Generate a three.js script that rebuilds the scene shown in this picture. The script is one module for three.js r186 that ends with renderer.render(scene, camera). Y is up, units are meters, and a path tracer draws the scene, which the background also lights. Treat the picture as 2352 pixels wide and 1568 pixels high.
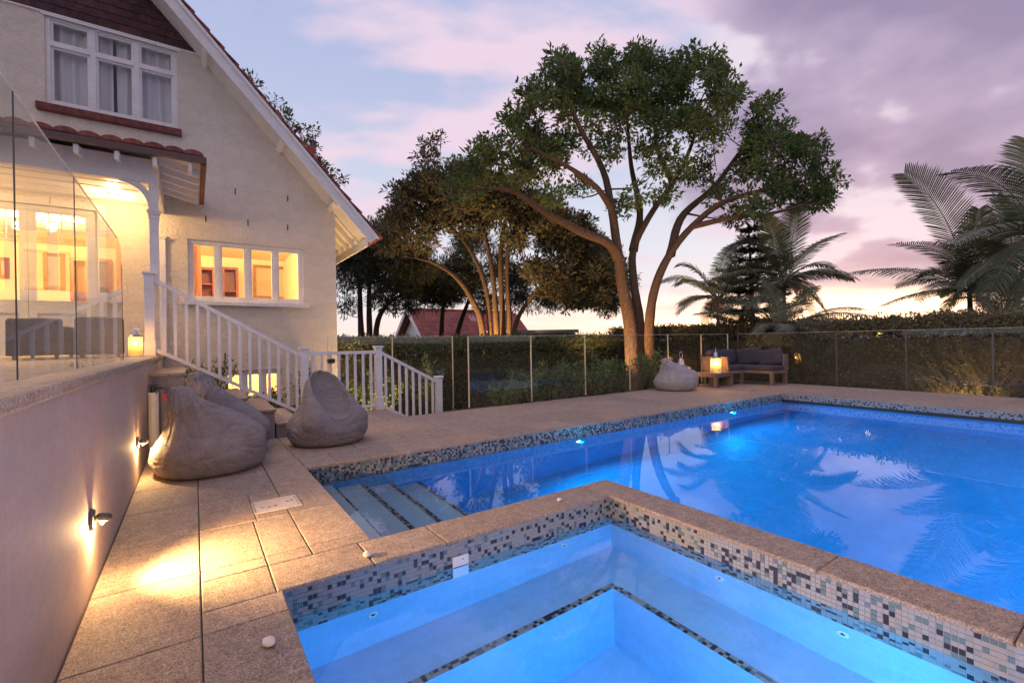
import * as THREE from 'three';
import { mergeGeometries } from 'three/addons/utils/BufferGeometryUtils.js';
import { RoundedBoxGeometry } from 'three/addons/geometries/RoundedBoxGeometry.js';
import { MarchingCubes } from 'three/addons/objects/MarchingCubes.js';
import { ImprovedNoise } from 'three/addons/math/ImprovedNoise.js';

// ---------------------------------------------------------------- camera, sky, sun, exposure
const V = (x, y, z) => new THREE.Vector3(x, y, z);
const D2R = Math.PI / 180, EYE = V(0, 1.1, 0), YAW = 34.439 * D2R;
const scene = new THREE.Scene();
const camera = new THREE.PerspectiveCamera(72.676, 1.5, 0.05, 3000);
camera.position.copy(EYE);
camera.rotation.set(-0.044 * D2R, -YAW, -0.942 * D2R, 'YXZ');
camera.updateMatrixWorld(true);
scene.add(camera);

const renderer = new THREE.WebGLRenderer({ antialias: true });
renderer.toneMapping = THREE.LinearToneMapping;
renderer.toneMappingExposure = 1.65;
renderer.shadowMap.enabled = true;

const NZ = new ImprovedNoise();
const noise = (x, y, z) => NZ.noise(x, y, z);
const fbm = (x, y, z, o = 5) => { let a = 0.5, s = 0; for (let i = 0; i < o; i++) { s += a * noise(x, y, z); x = x * 2.03 + 11.3; y = y * 2.03 + 5.7; z = z * 2.03 + 3.1; a *= 0.5; } return s; };
const clamp = (x, a = 0, b = 1) => Math.min(b, Math.max(a, x));
const sstep = (a, b, x) => { const t = clamp((x - a) / (b - a)); return t * t * (3 - 2 * t); };
const lerp = (a, b, t) => a + (b - a) * t;
const SUN_AZ = YAW + 37 * D2R, SUN_EL = 3.5 * D2R;      // clockwise from -z towards +x
const SUN_DIR = V(Math.sin(SUN_AZ) * Math.cos(SUN_EL), Math.sin(SUN_EL), -Math.cos(SUN_AZ) * Math.cos(SUN_EL));

function makeSky() {
  const W = 2048, H = 1024, data = new Float32Array(W * H * 4);
  const mix3 = (a, b, t) => [lerp(a[0], b[0], t), lerp(a[1], b[1], t), lerp(a[2], b[2], t)];
  for (let r = 0; r < H; r++) {
    const up = ((r + 0.5) / H - 0.5) * Math.PI, y = Math.sin(up), cu = Math.cos(up), el = up / D2R;
    for (let c = 0; c < W; c++) {
      const ro = ((c + 0.5) / W - 0.5) * 2 * Math.PI, x = Math.cos(ro) * cu, z = Math.sin(ro) * cu;
      const cosS = x * SUN_DIR.x + y * SUN_DIR.y + z * SUN_DIR.z, angS = Math.acos(clamp(cosS, -1, 1)) / D2R;
      let azR = (Math.atan2(x, -z) - SUN_AZ) / D2R; azR = ((azR + 540) % 360) - 180;           // degrees from the sunset
      const e = Math.max(el, 0);
      // clear air
      let col = mix3([0.55, 0.575, 0.60], [0.30, 0.345, 0.50], sstep(1, 34, e));
      const warm = Math.exp(-(azR * azR) / (2 * 44 * 44)), low = Math.exp(-e / 3.4);
      col = mix3(col, [1.0, 0.5, 0.24], warm * low * 0.9);
      // thin high wisps, drawn out along the wind
      const k = 1 / (y * 0.9 + 0.22), px = x * k, pz = z * k;
      const wx = px * 0.9 + pz * 0.5, wz = pz * 0.9 - px * 0.5;
      const w1 = fbm(wx * 1.3 + 4.2, wz * 3.4 + 1.3, 0.4, 6), w2 = fbm(wx * 3.2 + 9.1, wz * 6.5, 4.4, 6), w3 = fbm(wx * 0.8 + 1.1, wz * 1.6 + 5.2, 7.7, 4);
      const wisp = clamp(sstep(-0.12, 0.36, w1 + 0.6 * w2 + 0.35 * w3)) * sstep(3, 13, e);
      col = mix3(col, [0.60, 0.465, 0.53], wisp * 0.85);
      // heavier bank of cloud, on the sunset side
      const side = sstep(-40, 4, azR) * (1 - 0.6 * sstep(75, 150, Math.abs(azR)));
      const b1 = fbm(px * 0.95 + 2.7, pz * 0.95 - 1.1, 2.2, 6), b2 = fbm(px * 2.3 + 7.7, pz * 2.3, 6.1, 6), b3 = fbm(px * 1.25 - 3.3, pz * 1.25 + 8.1, 9.5, 5);
      const bank = sstep(-0.16, 0.2, b1 + 0.3 * b2 + (side - 0.6) * 0.9) * sstep(2.2, 6.0, e + 3 * b2);
      const lit = clamp(0.4 + 2.0 * b2 + 1.7 * b3);
      let cc = mix3([0.2, 0.165, 0.265], [0.38, 0.305, 0.41], lit);
      cc = mix3(cc, [0.58, 0.53, 0.58], sstep(0.65, 1.1, 0.38 + 2.6 * b2 + 2.2 * b3) * 0.8);
      cc = mix3(cc, [0.50, 0.30, 0.28], warm * Math.exp(-e / 7) * 0.65);
      col = mix3(col, cc, bank * 0.93);
      // the sunset itself, in the gap under the bank
      const gap = sstep(6.2 + 3 * b1, 1.0, e), band = 0.35 + 1.15 * sstep(-0.25, 0.3, fbm(azR * 0.09, e * 0.8, 3.3, 4));
      const g = Math.exp(-(azR * azR) / (2 * 20 * 20)) * gap * band;
      col = [col[0] + 1.7 * g, col[1] + 0.9 * g, col[2] + 0.36 * g];
      const halo = Math.exp(-angS / 9);
      col = [col[0] + 0.28 * halo, col[1] + 0.14 * halo, col[2] + 0.06 * halo];
      const dome = 1 + 0.75 * sstep(36, 78, e);                      // sky above the view brightened, an added fill light for the scene
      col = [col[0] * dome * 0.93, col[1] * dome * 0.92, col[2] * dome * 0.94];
      if (el < 0) col = [0.3, 0.27, 0.28];
      const o = (r * W + c) * 4; data[o] = col[0]; data[o + 1] = col[1]; data[o + 2] = col[2]; data[o + 3] = 1;
    }
  }
  const t = new THREE.DataTexture(data, W, H, THREE.RGBAFormat, THREE.FloatType);
  t.mapping = THREE.EquirectangularReflectionMapping; t.magFilter = THREE.LinearFilter; t.needsUpdate = true;
  return t;
}
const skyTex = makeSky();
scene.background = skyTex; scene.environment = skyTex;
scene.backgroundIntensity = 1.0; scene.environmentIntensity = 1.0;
const sun = new THREE.DirectionalLight(new THREE.Color(1.0, 0.62, 0.36), 0.6);
sun.position.copy(SUN_DIR).multiplyScalar(60); sun.target.position.set(4, 0, -6); scene.add(sun, sun.target);
sun.castShadow = true; sun.shadow.radius = 8; sun.shadow.mapSize.set(2048, 2048);
Object.assign(sun.shadow.camera, { left: -30, right: 30, top: 25, bottom: -25, near: 1, far: 160 });

// ---------------------------------------------------------------- helpers
let seed = 12345;
const rnd = () => { seed = (seed + 0x6d2b79f5) | 0; let t = Math.imul(seed ^ (seed >>> 15), 1 | seed); t = (t + Math.imul(t ^ (t >>> 7), 61 | t)) ^ t; return ((t ^ (t >>> 14)) >>> 0) / 4294967296; };
const rr = (a, b) => a + (b - a) * rnd();
const pick = (a) => a[Math.floor(rnd() * a.length) % a.length];
// a point of the place from where it is seen in a 2352 x 1568 view, at a plane or a distance
const FPX = 1065.8;
const rayTo = (u, v) => V((u - 1176) / FPX, -(v - 784) / FPX, -1).applyQuaternion(camera.quaternion);
const PZ = (u, v, z) => { const d = rayTo(u, v); return d.multiplyScalar(z / d.z).add(EYE); };
const PX = (u, v, x) => { const d = rayTo(u, v); return d.multiplyScalar(x / d.x).add(EYE); };
const PY = (u, v, y) => { const d = rayTo(u, v); return d.multiplyScalar((y - EYE.y) / d.y).add(EYE); };
const PD = (u, v, dist) => rayTo(u, v).multiplyScalar(dist).add(EYE);

const taken = {};
const numbered = (n) => { const k = (taken[n] = (taken[n] ?? -1) + 1); return k ? n + '_' + String(k).padStart(3, '0') : n; };
const C = (r, g, b) => new THREE.Color().setRGB(r, g, b);
function shade(o) { o.traverse((m) => { if (m.isMesh) { m.castShadow = true; m.receiveShadow = true; } }); }
function thing(name, label, category, pos = [0, 0, 0], turn = 0, group) {
  const o = new THREE.Group(); o.name = numbered(name); o.position.set(...pos); o.rotation.y = turn;
  o.userData = { label, category }; if (group) o.userData.group = group; scene.add(o); return o;
}
function structure(name, geo, mat, label) {
  const o = geo ? new THREE.Mesh(geo, mat) : new THREE.Group(); o.name = numbered(name); o.userData.kind = 'structure';
  if (label) o.userData.label = label; scene.add(o); if (geo) shade(o); return o;
}
function part(name, geo, mat, parent, pos) {
  const m = new THREE.Mesh(geo, mat); m.name = name; m.castShadow = m.receiveShadow = true; if (pos) m.position.set(...pos); parent.add(m); return m;
}
// uv in metres, chosen by the way each face points
function uvm(g, s = 1, ox = 0, oy = 0) {
  if (g.index) g = g.toNonIndexed();
  const p = g.attributes.position, n = p.count, uv = new Float32Array(n * 2), a = V(), b = V(), c = V(), e = V(), f = V();
  for (let i = 0; i < n; i += 3) {
    a.fromBufferAttribute(p, i); b.fromBufferAttribute(p, i + 1); c.fromBufferAttribute(p, i + 2);
    e.subVectors(b, a); f.subVectors(c, a); e.cross(f); const X = Math.abs(e.x), Y = Math.abs(e.y), Z = Math.abs(e.z);
    [a, b, c].forEach((q, j) => { const [u, v] = Y >= X && Y >= Z ? [q.x, q.z] : X >= Z ? [q.z, q.y] : [q.x, q.y]; uv[(i + j) * 2] = u * s + ox; uv[(i + j) * 2 + 1] = v * s + oy; });
  }
  g.setAttribute('uv', new THREE.BufferAttribute(uv, 2)); return g;
}
const bx = (w, h, d, x = 0, y = 0, z = 0) => uvm(new THREE.BoxGeometry(w, h, d).translate(x, y, z));
const bb = (x0, x1, y0, y1, z0, z1) => bx(x1 - x0, y1 - y0, z1 - z0, (x0 + x1) / 2, (y0 + y1) / 2, (z0 + z1) / 2);
const rb = (w, h, d, r = 0.01, x = 0, y = 0, z = 0) => uvm(new RoundedBoxGeometry(w, h, d, 2, Math.min(r, w / 2.01, h / 2.01, d / 2.01)).translate(x, y, z));
const cyl = (r0, r1, h, x = 0, y = 0, z = 0, n = 16) => new THREE.CylinderGeometry(r0, r1, h, n).translate(x, y, z);
function merge(list) {
  return mergeGeometries(list.map((g) => { const q = g.index ? g.toNonIndexed() : g; for (const k of Object.keys(q.attributes)) if (!['position', 'normal', 'uv'].includes(k)) q.deleteAttribute(k); if (!q.attributes.uv) uvm(q); return q; }));
}
// bar with a rectangular section from a to b
function bar(a, b, w, h, up = V(0, 1, 0)) {
  const d = b.clone().sub(a), L = d.length(), g = new THREE.BoxGeometry(w, h, L), x = new THREE.Vector3().crossVectors(up, d).normalize(), z = d.clone().normalize(), y = new THREE.Vector3().crossVectors(z, x);
  const m = new THREE.Matrix4().makeBasis(x, y, z).setPosition(a.clone().add(b).multiplyScalar(0.5));
  return uvm(g).applyMatrix4(m);
}
// slab with chamfered top edges, top at y = 0
function slab(w, d, h, c = 0.004) {
  const a = w / 2, b = d / 2, P = [], N = [];
  const ring = (x, y, z) => [[-x, y, -z], [x, y, -z], [x, y, z], [-x, y, z]];
  const r0 = ring(a, -h, b), r1 = ring(a, -c, b), r2 = ring(a - c, 0, b - c);
  const quad = (p, q, r, s) => P.push(...p, ...q, ...r, ...p, ...r, ...s);
  for (let i = 0; i < 4; i++) { const j = (i + 1) % 4; quad(r0[j], r0[i], r1[i], r1[j]); quad(r1[j], r1[i], r2[i], r2[j]); }
  quad(r2[3], r2[2], r2[1], r2[0]);
  const g = new THREE.BufferGeometry(); g.setAttribute('position', new THREE.Float32BufferAttribute(P, 3)); g.computeVertexNormals(); return g;
}
// ---------------------------------------------------------------- textures
function tex(n, f, srgb, rep) {
  const d = new Uint8Array(n * n * 4);
  for (let y = 0; y < n; y++) for (let x = 0; x < n; x++) { const c = f(x / n, y / n), o = (y * n + x) * 4; d[o] = clamp(c[0]) * 255; d[o + 1] = clamp(c[1]) * 255; d[o + 2] = clamp(c[2]) * 255; d[o + 3] = 255; }
  const t = new THREE.DataTexture(d, n, n); t.wrapS = t.wrapT = THREE.RepeatWrapping; t.magFilter = THREE.LinearFilter; t.minFilter = THREE.LinearMipmapLinearFilter;
  if (srgb) t.colorSpace = THREE.SRGBColorSpace; if (rep) t.repeat.set(rep, rep); t.needsUpdate = true; return t;
}
// noise that repeats at the edge of the tile
const TAU = Math.PI * 2;
const tn = (u, v, f, s = 0) => { const R = f / TAU; return noise(Math.cos(u * TAU) * R + s, Math.sin(u * TAU) * R + s * 1.7, Math.cos(v * TAU) * R + Math.sin(v * TAU) * R * 0 + s) * 0.5 + noise(Math.sin(u * TAU) * R + 3 + s, Math.cos(v * TAU) * R + s, Math.sin(v * TAU) * R + 7) * 0.5; };
const hash = (x, y, s = 0) => { let h = (x * 374761393 + y * 668265263 + s * 974634761) | 0; h = Math.imul(h ^ (h >>> 13), 1274126177); return ((h ^ (h >>> 16)) >>> 0) / 4294967296; };
const T = {};
T.granite = tex(512, (u, v) => {
  const i = Math.floor(u * 512), j = Math.floor(v * 512);
  const g = hash(i >> 1, j >> 1, 1) * 0.55 + hash(i, j, 2) * 0.45, big = tn(u, v, 14) * 0.35 + tn(u, v, 50, 3) * 0.5;
  let k = 0.6 + (g - 0.5) * 0.36 + big * 0.22; if (hash(i >> 1, j >> 1, 5) > 0.93) k -= 0.2; if (hash(i >> 1, j >> 1, 9) > 0.95) k += 0.14;
  return [k * 1.04, k * 0.95, k * 0.86];
}, true);
T.graniteBump = tex(256, (u, v) => { const k = hash(Math.floor(u * 256), Math.floor(v * 256), 4); return [k, k, k]; });
T.stain = tex(512, (u, v) => { const k = 0.95 + 0.05 * tn(u, v, 6, 1) + 0.04 * tn(u, v, 22, 4) + 0.05 * tn(u, v, 90, 8); return [k, k * 0.995, k * 0.985]; }, true);
T.stucco = tex(512, (u, v) => { const k = 0.5 + 0.5 * tn(u, v, 60, 2) + 0.4 * tn(u, v, 140, 5) + 0.2 * (hash(Math.floor(u * 512), Math.floor(v * 512)) - 0.5); return [k, k, k]; });
T.weave = tex(256, (u, v) => { const k = 0.5 + 0.25 * Math.sin(u * TAU * 64) * Math.sin(v * TAU * 64) + 0.2 * (hash(Math.floor(u * 256), Math.floor(v * 256)) - 0.5); return [k, k, k]; });
T.cloth = tex(256, (u, v) => { const k = 0.88 + 0.1 * (hash(Math.floor(u * 128), Math.floor(v * 256), 3) - 0.5) + 0.1 * tn(u, v, 8, 6) + 0.06 * tn(u, v, 30, 2); return [k, k, k]; }, true);
T.wood = tex(512, (u, v) => { const k = 0.78 + 0.2 * tn(u, v * 0.12 + 0.2, 60, 4) + 0.12 * tn(u, v, 8, 3) + 0.06 * (hash(Math.floor(u * 512), Math.floor(v * 24), 7) - 0.5); return [k, k * 0.96, k * 0.92]; }, true);
T.terracotta = tex(256, (u, v) => { const k = 0.8 + 0.3 * tn(u, v, 18, 1) + 0.2 * (hash(Math.floor(u * 128), Math.floor(v * 128), 5) - 0.5); return [k, k * 0.97, k * 0.95]; }, true);
T.bark = tex(512, (u, v) => { const k = 0.75 + 0.35 * tn(u, v * 0.5, 40, 2) + 0.25 * tn(u, v, 110, 6); return [k, k * 0.97, k * 0.93]; }, true);
T.soil = tex(512, (u, v) => { const k = 0.7 + 0.3 * tn(u, v, 30, 2) + 0.3 * (hash(Math.floor(u * 256), Math.floor(v * 256), 8) - 0.5); return [k, k * 0.98, k * 0.9]; }, true);
T.wrinkle = tex(512, (u, v) => { const r = (f, s) => Math.pow(1 - Math.min(1, Math.abs(tn(u, v, f, s)) * 4), 2), k = 0.5 - 0.32 * r(7, 2) - 0.22 * r(15, 6) + 0.15 * tn(u, v, 30, 4) + 0.05 * (hash(Math.floor(u * 256), Math.floor(v * 256)) - 0.5); return [k, k, k]; });
T.ripple = tex(512, (u, v) => { const k = 0.5 + 0.3 * tn(u, v, 9, 3) + 0.14 * tn(u, v, 24, 9); return [k, k, k]; });

// ---------------------------------------------------------------- materials
const std = (c, o = {}) => new THREE.MeshStandardMaterial({ color: c, roughness: 0.8, ...o });
const phy = (c, o = {}) => new THREE.MeshPhysicalMaterial({ color: c, roughness: 0.8, ...o });
const M = {};
const granites = [C(0.9, 0.82, 0.78), C(1.0, 0.9, 0.84), C(0.8, 0.745, 0.715), C(0.94, 0.83, 0.75), C(0.86, 0.8, 0.79)].map((c) => std(c, { map: T.granite, bumpMap: T.graniteBump, bumpScale: 0.0015, roughness: 0.72 }));
M.granite = granites[0];
M.grout = std(C(0.26, 0.23, 0.2), { roughness: 0.95 });
M.render = std(C(0.46, 0.36, 0.32), { map: T.stain, bumpMap: T.graniteBump, bumpScale: 0.0004, roughness: 0.75 });
M.stucco = std(C(0.84, 0.75, 0.64), { map: T.stain, bumpMap: T.stucco, bumpScale: 0.02, roughness: 0.9 });
M.white = std(C(0.8, 0.78, 0.77), { map: T.stain, roughness: 0.5 });
M.trim = std(C(0.82, 0.8, 0.77), { roughness: 0.45 });
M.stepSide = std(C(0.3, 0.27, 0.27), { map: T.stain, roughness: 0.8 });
M.brick = std(C(0.24, 0.075, 0.06), { map: T.terracotta, roughness: 0.85 });
M.tile = [C(0.45, 0.13, 0.1), C(0.52, 0.165, 0.12), C(0.38, 0.11, 0.09)].map((c) => std(c, { map: T.terracotta, roughness: 0.8 }));
M.shingle = [C(0.115, 0.045, 0.05), C(0.135, 0.055, 0.06), C(0.095, 0.04, 0.046)].map((c) => std(c, { map: T.terracotta, roughness: 0.85 }));
M.gutter = std(C(0.09, 0.045, 0.035), { roughness: 0.4 });
M.brownBoard = std(C(0.3, 0.12, 0.06), { map: T.wood, roughness: 0.55 });
M.metal = std(C(0.55, 0.55, 0.56), { metalness: 1, roughness: 0.35 });
M.darkMetal = std(C(0.1, 0.095, 0.09), { metalness: 0.6, roughness: 0.45 });
M.black = std(C(0.02, 0.02, 0.02), { roughness: 0.5 });
M.red = std(C(0.5, 0.03, 0.03), { roughness: 0.5 });
M.pane = phy(C(1, 1, 1), { transmission: 1, thickness: 0, roughness: 0, ior: 1.5 });
M.fenceGlass = phy(C(0.93, 0.96, 0.94), { transmission: 1, thickness: 0, roughness: 0, ior: 1.52 });
M.glassEdge = phy(C(0.75, 0.78, 0.66), { roughness: 0.3 });
M.bag = std(C(0.3, 0.255, 0.24), { map: T.cloth, bumpMap: T.wrinkle, bumpScale: 0.009, roughness: 0.9 });
M.bagPale = std(C(0.42, 0.37, 0.355), { map: T.cloth, bumpMap: T.wrinkle, bumpScale: 0.009, roughness: 0.9 });
M.teak = std(C(0.3, 0.22, 0.19), { map: T.wood, roughness: 0.7 });
M.cushion = std(C(0.075, 0.065, 0.08), { map: T.cloth, roughness: 0.95 });
M.wicker = std(C(0.13, 0.115, 0.1), { map: T.weave, roughness: 0.8 });
M.shell = std(C(0.34, 0.6, 0.82), { map: T.stain, roughness: 0.35 });
M.poolShell = std(C(0.05, 0.34, 0.6), { map: T.stain, roughness: 0.4 });
M.poolStep = std(C(0.36, 0.5, 0.58), { map: T.stain, roughness: 0.4 });
M.water = phy(C(1, 1, 1), { transmission: 1, thickness: 1, roughness: 0, ior: 1.33, attenuationColor: C(0.55, 0.86, 0.97), attenuationDistance: 4.0, bumpMap: T.ripple, bumpScale: 0.0004 });
M.mosaic = [C(0.33, 0.305, 0.27), C(0.28, 0.275, 0.255), C(0.13, 0.18, 0.18), C(0.04, 0.033, 0.035)].map((c) => phy(c, { roughness: 0.12, clearcoat: 0.3 }));
M.soil = std(C(0.1, 0.08, 0.055), { map: T.soil, roughness: 1 });
M.lawn = std(C(0.07, 0.085, 0.035), { map: T.soil, roughness: 1 });
M.curtain = phy(C(0.82, 0.82, 0.84), { transmission: 0.35, thickness: 0, roughness: 1 });
M.roomWall = std(C(0.82, 0.72, 0.52), { roughness: 0.9 });
M.roomFloor = std(C(0.3, 0.16, 0.08), { map: T.wood, roughness: 0.5 });
M.redWood = std(C(0.4, 0.075, 0.025), { map: T.wood, roughness: 0.45 });
M.oak = std(C(0.5, 0.26, 0.08), { map: T.wood, roughness: 0.5 });
M.art = std(C(0.55, 0.5, 0.36), { map: T.stain, roughness: 0.8 });
M.bark = std(C(0.34, 0.2, 0.13), { map: T.bark, bumpMap: T.bark, bumpScale: 0.03, roughness: 0.95 });
M.barkPale = std(C(0.42, 0.27, 0.16), { map: T.bark, bumpMap: T.bark, bumpScale: 0.03, roughness: 0.95 });
M.barkDark = std(C(0.12, 0.08, 0.06), { map: T.bark, roughness: 0.95 });
const leafMat = (tr = 0.35) => phy(C(1, 1, 1), { vertexColors: true, transmission: tr, thickness: 0, roughness: 0.75, side: THREE.DoubleSide });
M.leaf = leafMat(0.35);
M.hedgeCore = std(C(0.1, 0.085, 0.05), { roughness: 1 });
M.glow = (r, g, b, s) => std(C(0, 0, 0), { emissive: C(r, g, b), emissiveIntensity: s, roughness: 1 });
const WARM = C(1.0, 0.6, 0.24), AMBER = C(1.0, 0.55, 0.16), BLUE = C(0.0, 0.345, 0.76), PALEBLUE = C(0.03, 0.4, 1.0);

function pointLamp(pos, color, cd, r = 1, parent = scene) { const l = new THREE.PointLight(color, cd, 0, 2); l.position.copy(pos); l.castShadow = true; l.shadow.radius = r; parent.add(l); return l; }
function spotLamp(pos, to, color, cd, ang, pen, r = 1) { const l = new THREE.SpotLight(color, cd, 0, ang, pen, 2); l.position.copy(pos); l.target.position.copy(to); l.castShadow = true; l.shadow.radius = r; scene.add(l, l.target); return l; }

// ---------------------------------------------------------------- foliage
class Leaves {
  constructor() { this.p = []; this.c = []; }
  leaf(c, dir, nrm, L, w, col, fold = 0.25) {
    const s = new THREE.Vector3().crossVectors(dir, nrm).normalize().multiplyScalar(w / 2), n = new THREE.Vector3().crossVectors(s, dir).normalize();
    const m = [c.x + dir.x * L * 0.45, c.y + dir.y * L * 0.45, c.z + dir.z * L * 0.45], f = w * fold;
    const a = [c.x, c.y, c.z], t = [c.x + dir.x * L, c.y + dir.y * L, c.z + dir.z * L];
    const l = [m[0] + s.x + n.x * f, m[1] + s.y + n.y * f, m[2] + s.z + n.z * f], r = [m[0] - s.x + n.x * f, m[1] - s.y + n.y * f, m[2] - s.z + n.z * f];
    this.p.push(...a, ...l, ...t, ...a, ...t, ...r);
    for (let i = 0; i < 6; i++) this.c.push(...col);
  }
  quad(a, b, c, d, col) { this.p.push(...a, ...b, ...c, ...a, ...c, ...d); for (let i = 0; i < 6; i++) this.c.push(...col); }
  geo() { const g = new THREE.BufferGeometry(); g.setAttribute('position', new THREE.Float32BufferAttribute(this.p, 3)); g.setAttribute('color', new THREE.Float32BufferAttribute(this.c, 3)); g.setAttribute('uv', new THREE.Float32BufferAttribute(new Float32Array(this.p.length / 3 * 2), 2)); g.computeVertexNormals(); return g; }
}
const rdir = () => { const z = rr(-1, 1), a = rr(0, TAU), r = Math.sqrt(1 - z * z); return V(r * Math.cos(a), z, r * Math.sin(a)); };
function tint(base, v = 0.3) { const k = 1 + rr(-v, v), h = rr(-0.12, 0.12); return [base[0] * k * (1 + h), base[1] * k, base[2] * k * (1 - h)]; }
// tapering tube along a smooth line
function limb(pts, r0, r1, sides = 7, wob = 0.12) {
  const cv = new THREE.CatmullRomCurve3(pts), L = cv.getLength(), n = Math.max(3, Math.min(28, Math.round(L / 0.35) + 2)), P = [], I = [], U = [];
  let up = V(0.3, 0.2, 1).normalize();
  for (let i = 0; i <= n; i++) {
    const t = i / n, c = cv.getPoint(t), tg = cv.getTangent(t), x = new THREE.Vector3().crossVectors(up, tg).normalize(), y = new THREE.Vector3().crossVectors(tg, x); up = y.clone().cross(x).length() ? new THREE.Vector3().crossVectors(x, tg).negate() : up; up = y;
    const r = lerp(r0, r1, Math.pow(t, 0.85));
    for (let j = 0; j <= sides; j++) { const a = (j % sides) / sides * TAU, q = r * (1 + wob * noise(c.x * 2 + Math.cos(a), c.y * 2, c.z * 2 + Math.sin(a))); P.push(c.x + (x.x * Math.cos(a) + y.x * Math.sin(a)) * q, c.y + (x.y * Math.cos(a) + y.y * Math.sin(a)) * q, c.z + (x.z * Math.cos(a) + y.z * Math.sin(a)) * q); U.push(j / sides, t * L); }
  }
  for (let i = 0; i < n; i++) for (let j = 0; j < sides; j++) { const a = i * (sides + 1) + j, b = a + sides + 1; I.push(a, b, a + 1, b, b + 1, a + 1); }
  const g = new THREE.BufferGeometry(); g.setAttribute('position', new THREE.Float32BufferAttribute(P, 3)); g.setAttribute('uv', new THREE.Float32BufferAttribute(U, 2)); g.setIndex(I); g.computeVertexNormals(); return g;
}
// a tree: limbs are given, a twig is led to each clump of leaves from the nearest limb below it
function growTree(name, label, base, limbs, clumps, o) {
  const t = thing(name, label, 'tree', [base.x, base.y, base.z]);
  const geos = [], skel = [];
  for (const [pts, r0, r1] of limbs) {
    geos.push(limb(pts, r0, r1, 8)); const cv = new THREE.CatmullRomCurve3(pts); for (let i = 2; i <= 14; i++) skel.push([cv.getPoint(i / 14), lerp(r0, r1, i / 14)]);
  }
  const lv = new Leaves();
  for (const c of clumps) {
    if (!o.noTwig) {
      let best = null, bd = 1e9; for (const s of skel) { const d = s[0].distanceTo(c.p) + Math.max(0, s[0].y - c.p.y) * 1.5; if (d < bd) { bd = d; best = s; } }
      const a = best[0], m = a.clone().lerp(c.p, 0.5).add(V(rr(-0.15, 0.15), -0.08 * bd + rr(-0.1, 0.1), rr(-0.15, 0.15)));
      const r = Math.min(best[1] * 0.6, 0.012 + bd * 0.014);
      geos.push(limb([a, m, c.p], r, 0.008, 5)); if (bd > 0.8) { skel.push([m, r * 0.7]); }
      if (c.r > 0.3) for (let k = 0; k < 3; k++) { const q = c.p.clone().add(rdir().multiplyScalar(c.r * 0.8)); geos.push(limb([a.clone().lerp(c.p, rr(0.5, 0.85)), c.p.clone().lerp(q, 0.4), q], 0.012, 0.004, 4)); }
    }
    const n = Math.round(o.n * c.r * c.r * (c.k ?? 1));
    for (let i = 0; i < n; i++) {
      const d = rdir(), q = c.p.clone().addScaledVector(V(d.x, d.y * 0.75, d.z), c.r * Math.pow(rnd(), 0.45));
      if (noise(q.x * 2.6, q.y * 2.6, q.z * 2.6) < o.holes) continue;
      const dir = d.clone().multiplyScalar(0.8).add(rdir().multiplyScalar(0.7)).add(V(0, o.rise ?? 0.15, 0)).normalize();
      const nn = rdir().multiplyScalar(0.6).add(V(0, 1, 0)).normalize();
      lv.leaf(q, dir, nn, o.len * rr(0.45, 1.4), o.wid * rr(0.6, 1.3), tint(pick(o.cols), 0.28));
    }
  }
  const off = V(-base.x, -base.y, -base.z);
  part('trunk', merge(geos).translate(off.x, off.y, off.z), o.bark, t);
  part('crown', lv.geo().translate(off.x, off.y, off.z), o.leafMat ?? M.leaf, t);
  return t;
}

// ================================================================ GROUND AND DECK
const ZW = -9.46, WATER = -0.155, TERR = 0.98;
{ // the lie of the land: one sheet with the pool's hole left open, dropping behind the deck
  const s = new THREE.Shape(); s.moveTo(-900, -900); s.lineTo(900, -900); s.lineTo(900, 900); s.lineTo(-900, 900); s.closePath();
  const hole = new THREE.Path(); hole.moveTo(-0.5, -3.5); hole.lineTo(-0.5, 6.64); hole.lineTo(11.9, 6.64); hole.lineTo(11.9, -3.5); hole.closePath(); s.holes.push(hole);
  structure('ground', uvm(new THREE.ShapeGeometry(s).rotateX(-Math.PI / 2), 0.5).translate(0, -1.0, 0), M.lawn);
  // far low hills
  const h = []; for (let i = 0; i <= 60; i++) { const a = YAW + lerp(-75, 75, i / 60) * D2R, d = 420; h.push([Math.sin(a) * d, -Math.cos(a) * d, 3 + 7 * (0.5 + fbm(i * 0.17, 2.2, 1, 4))]); }
  const P = []; for (let i = 0; i < 60; i++) { const a = h[i], b = h[i + 1]; for (const [k, q] of [[0.86, 1.12]]) { P.push(a[0] * k, -1, a[1] * k, b[0] * k, -1, b[1] * k, b[0], b[2], b[1], a[0] * k, -1, a[1] * k, b[0], b[2], b[1], a[0], a[2], a[1]); P.push(a[0], a[2], a[1], b[0], b[2], b[1], b[0] * q, -1, b[1] * q, a[0], a[2], a[1], b[0] * q, -1, b[1] * q, a[0] * q, -1, a[1] * q); } }
  const g = new THREE.BufferGeometry(); g.setAttribute('position', new THREE.Float32BufferAttribute(P, 3)); g.computeVertexNormals();
  structure('hills', uvm(g, 0.02), std(C(0.16, 0.17, 0.2), { roughness: 1 }));
}
const deck = structure('pool_deck', null, null, 'speckled granite paving round the pool and spa');
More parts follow.
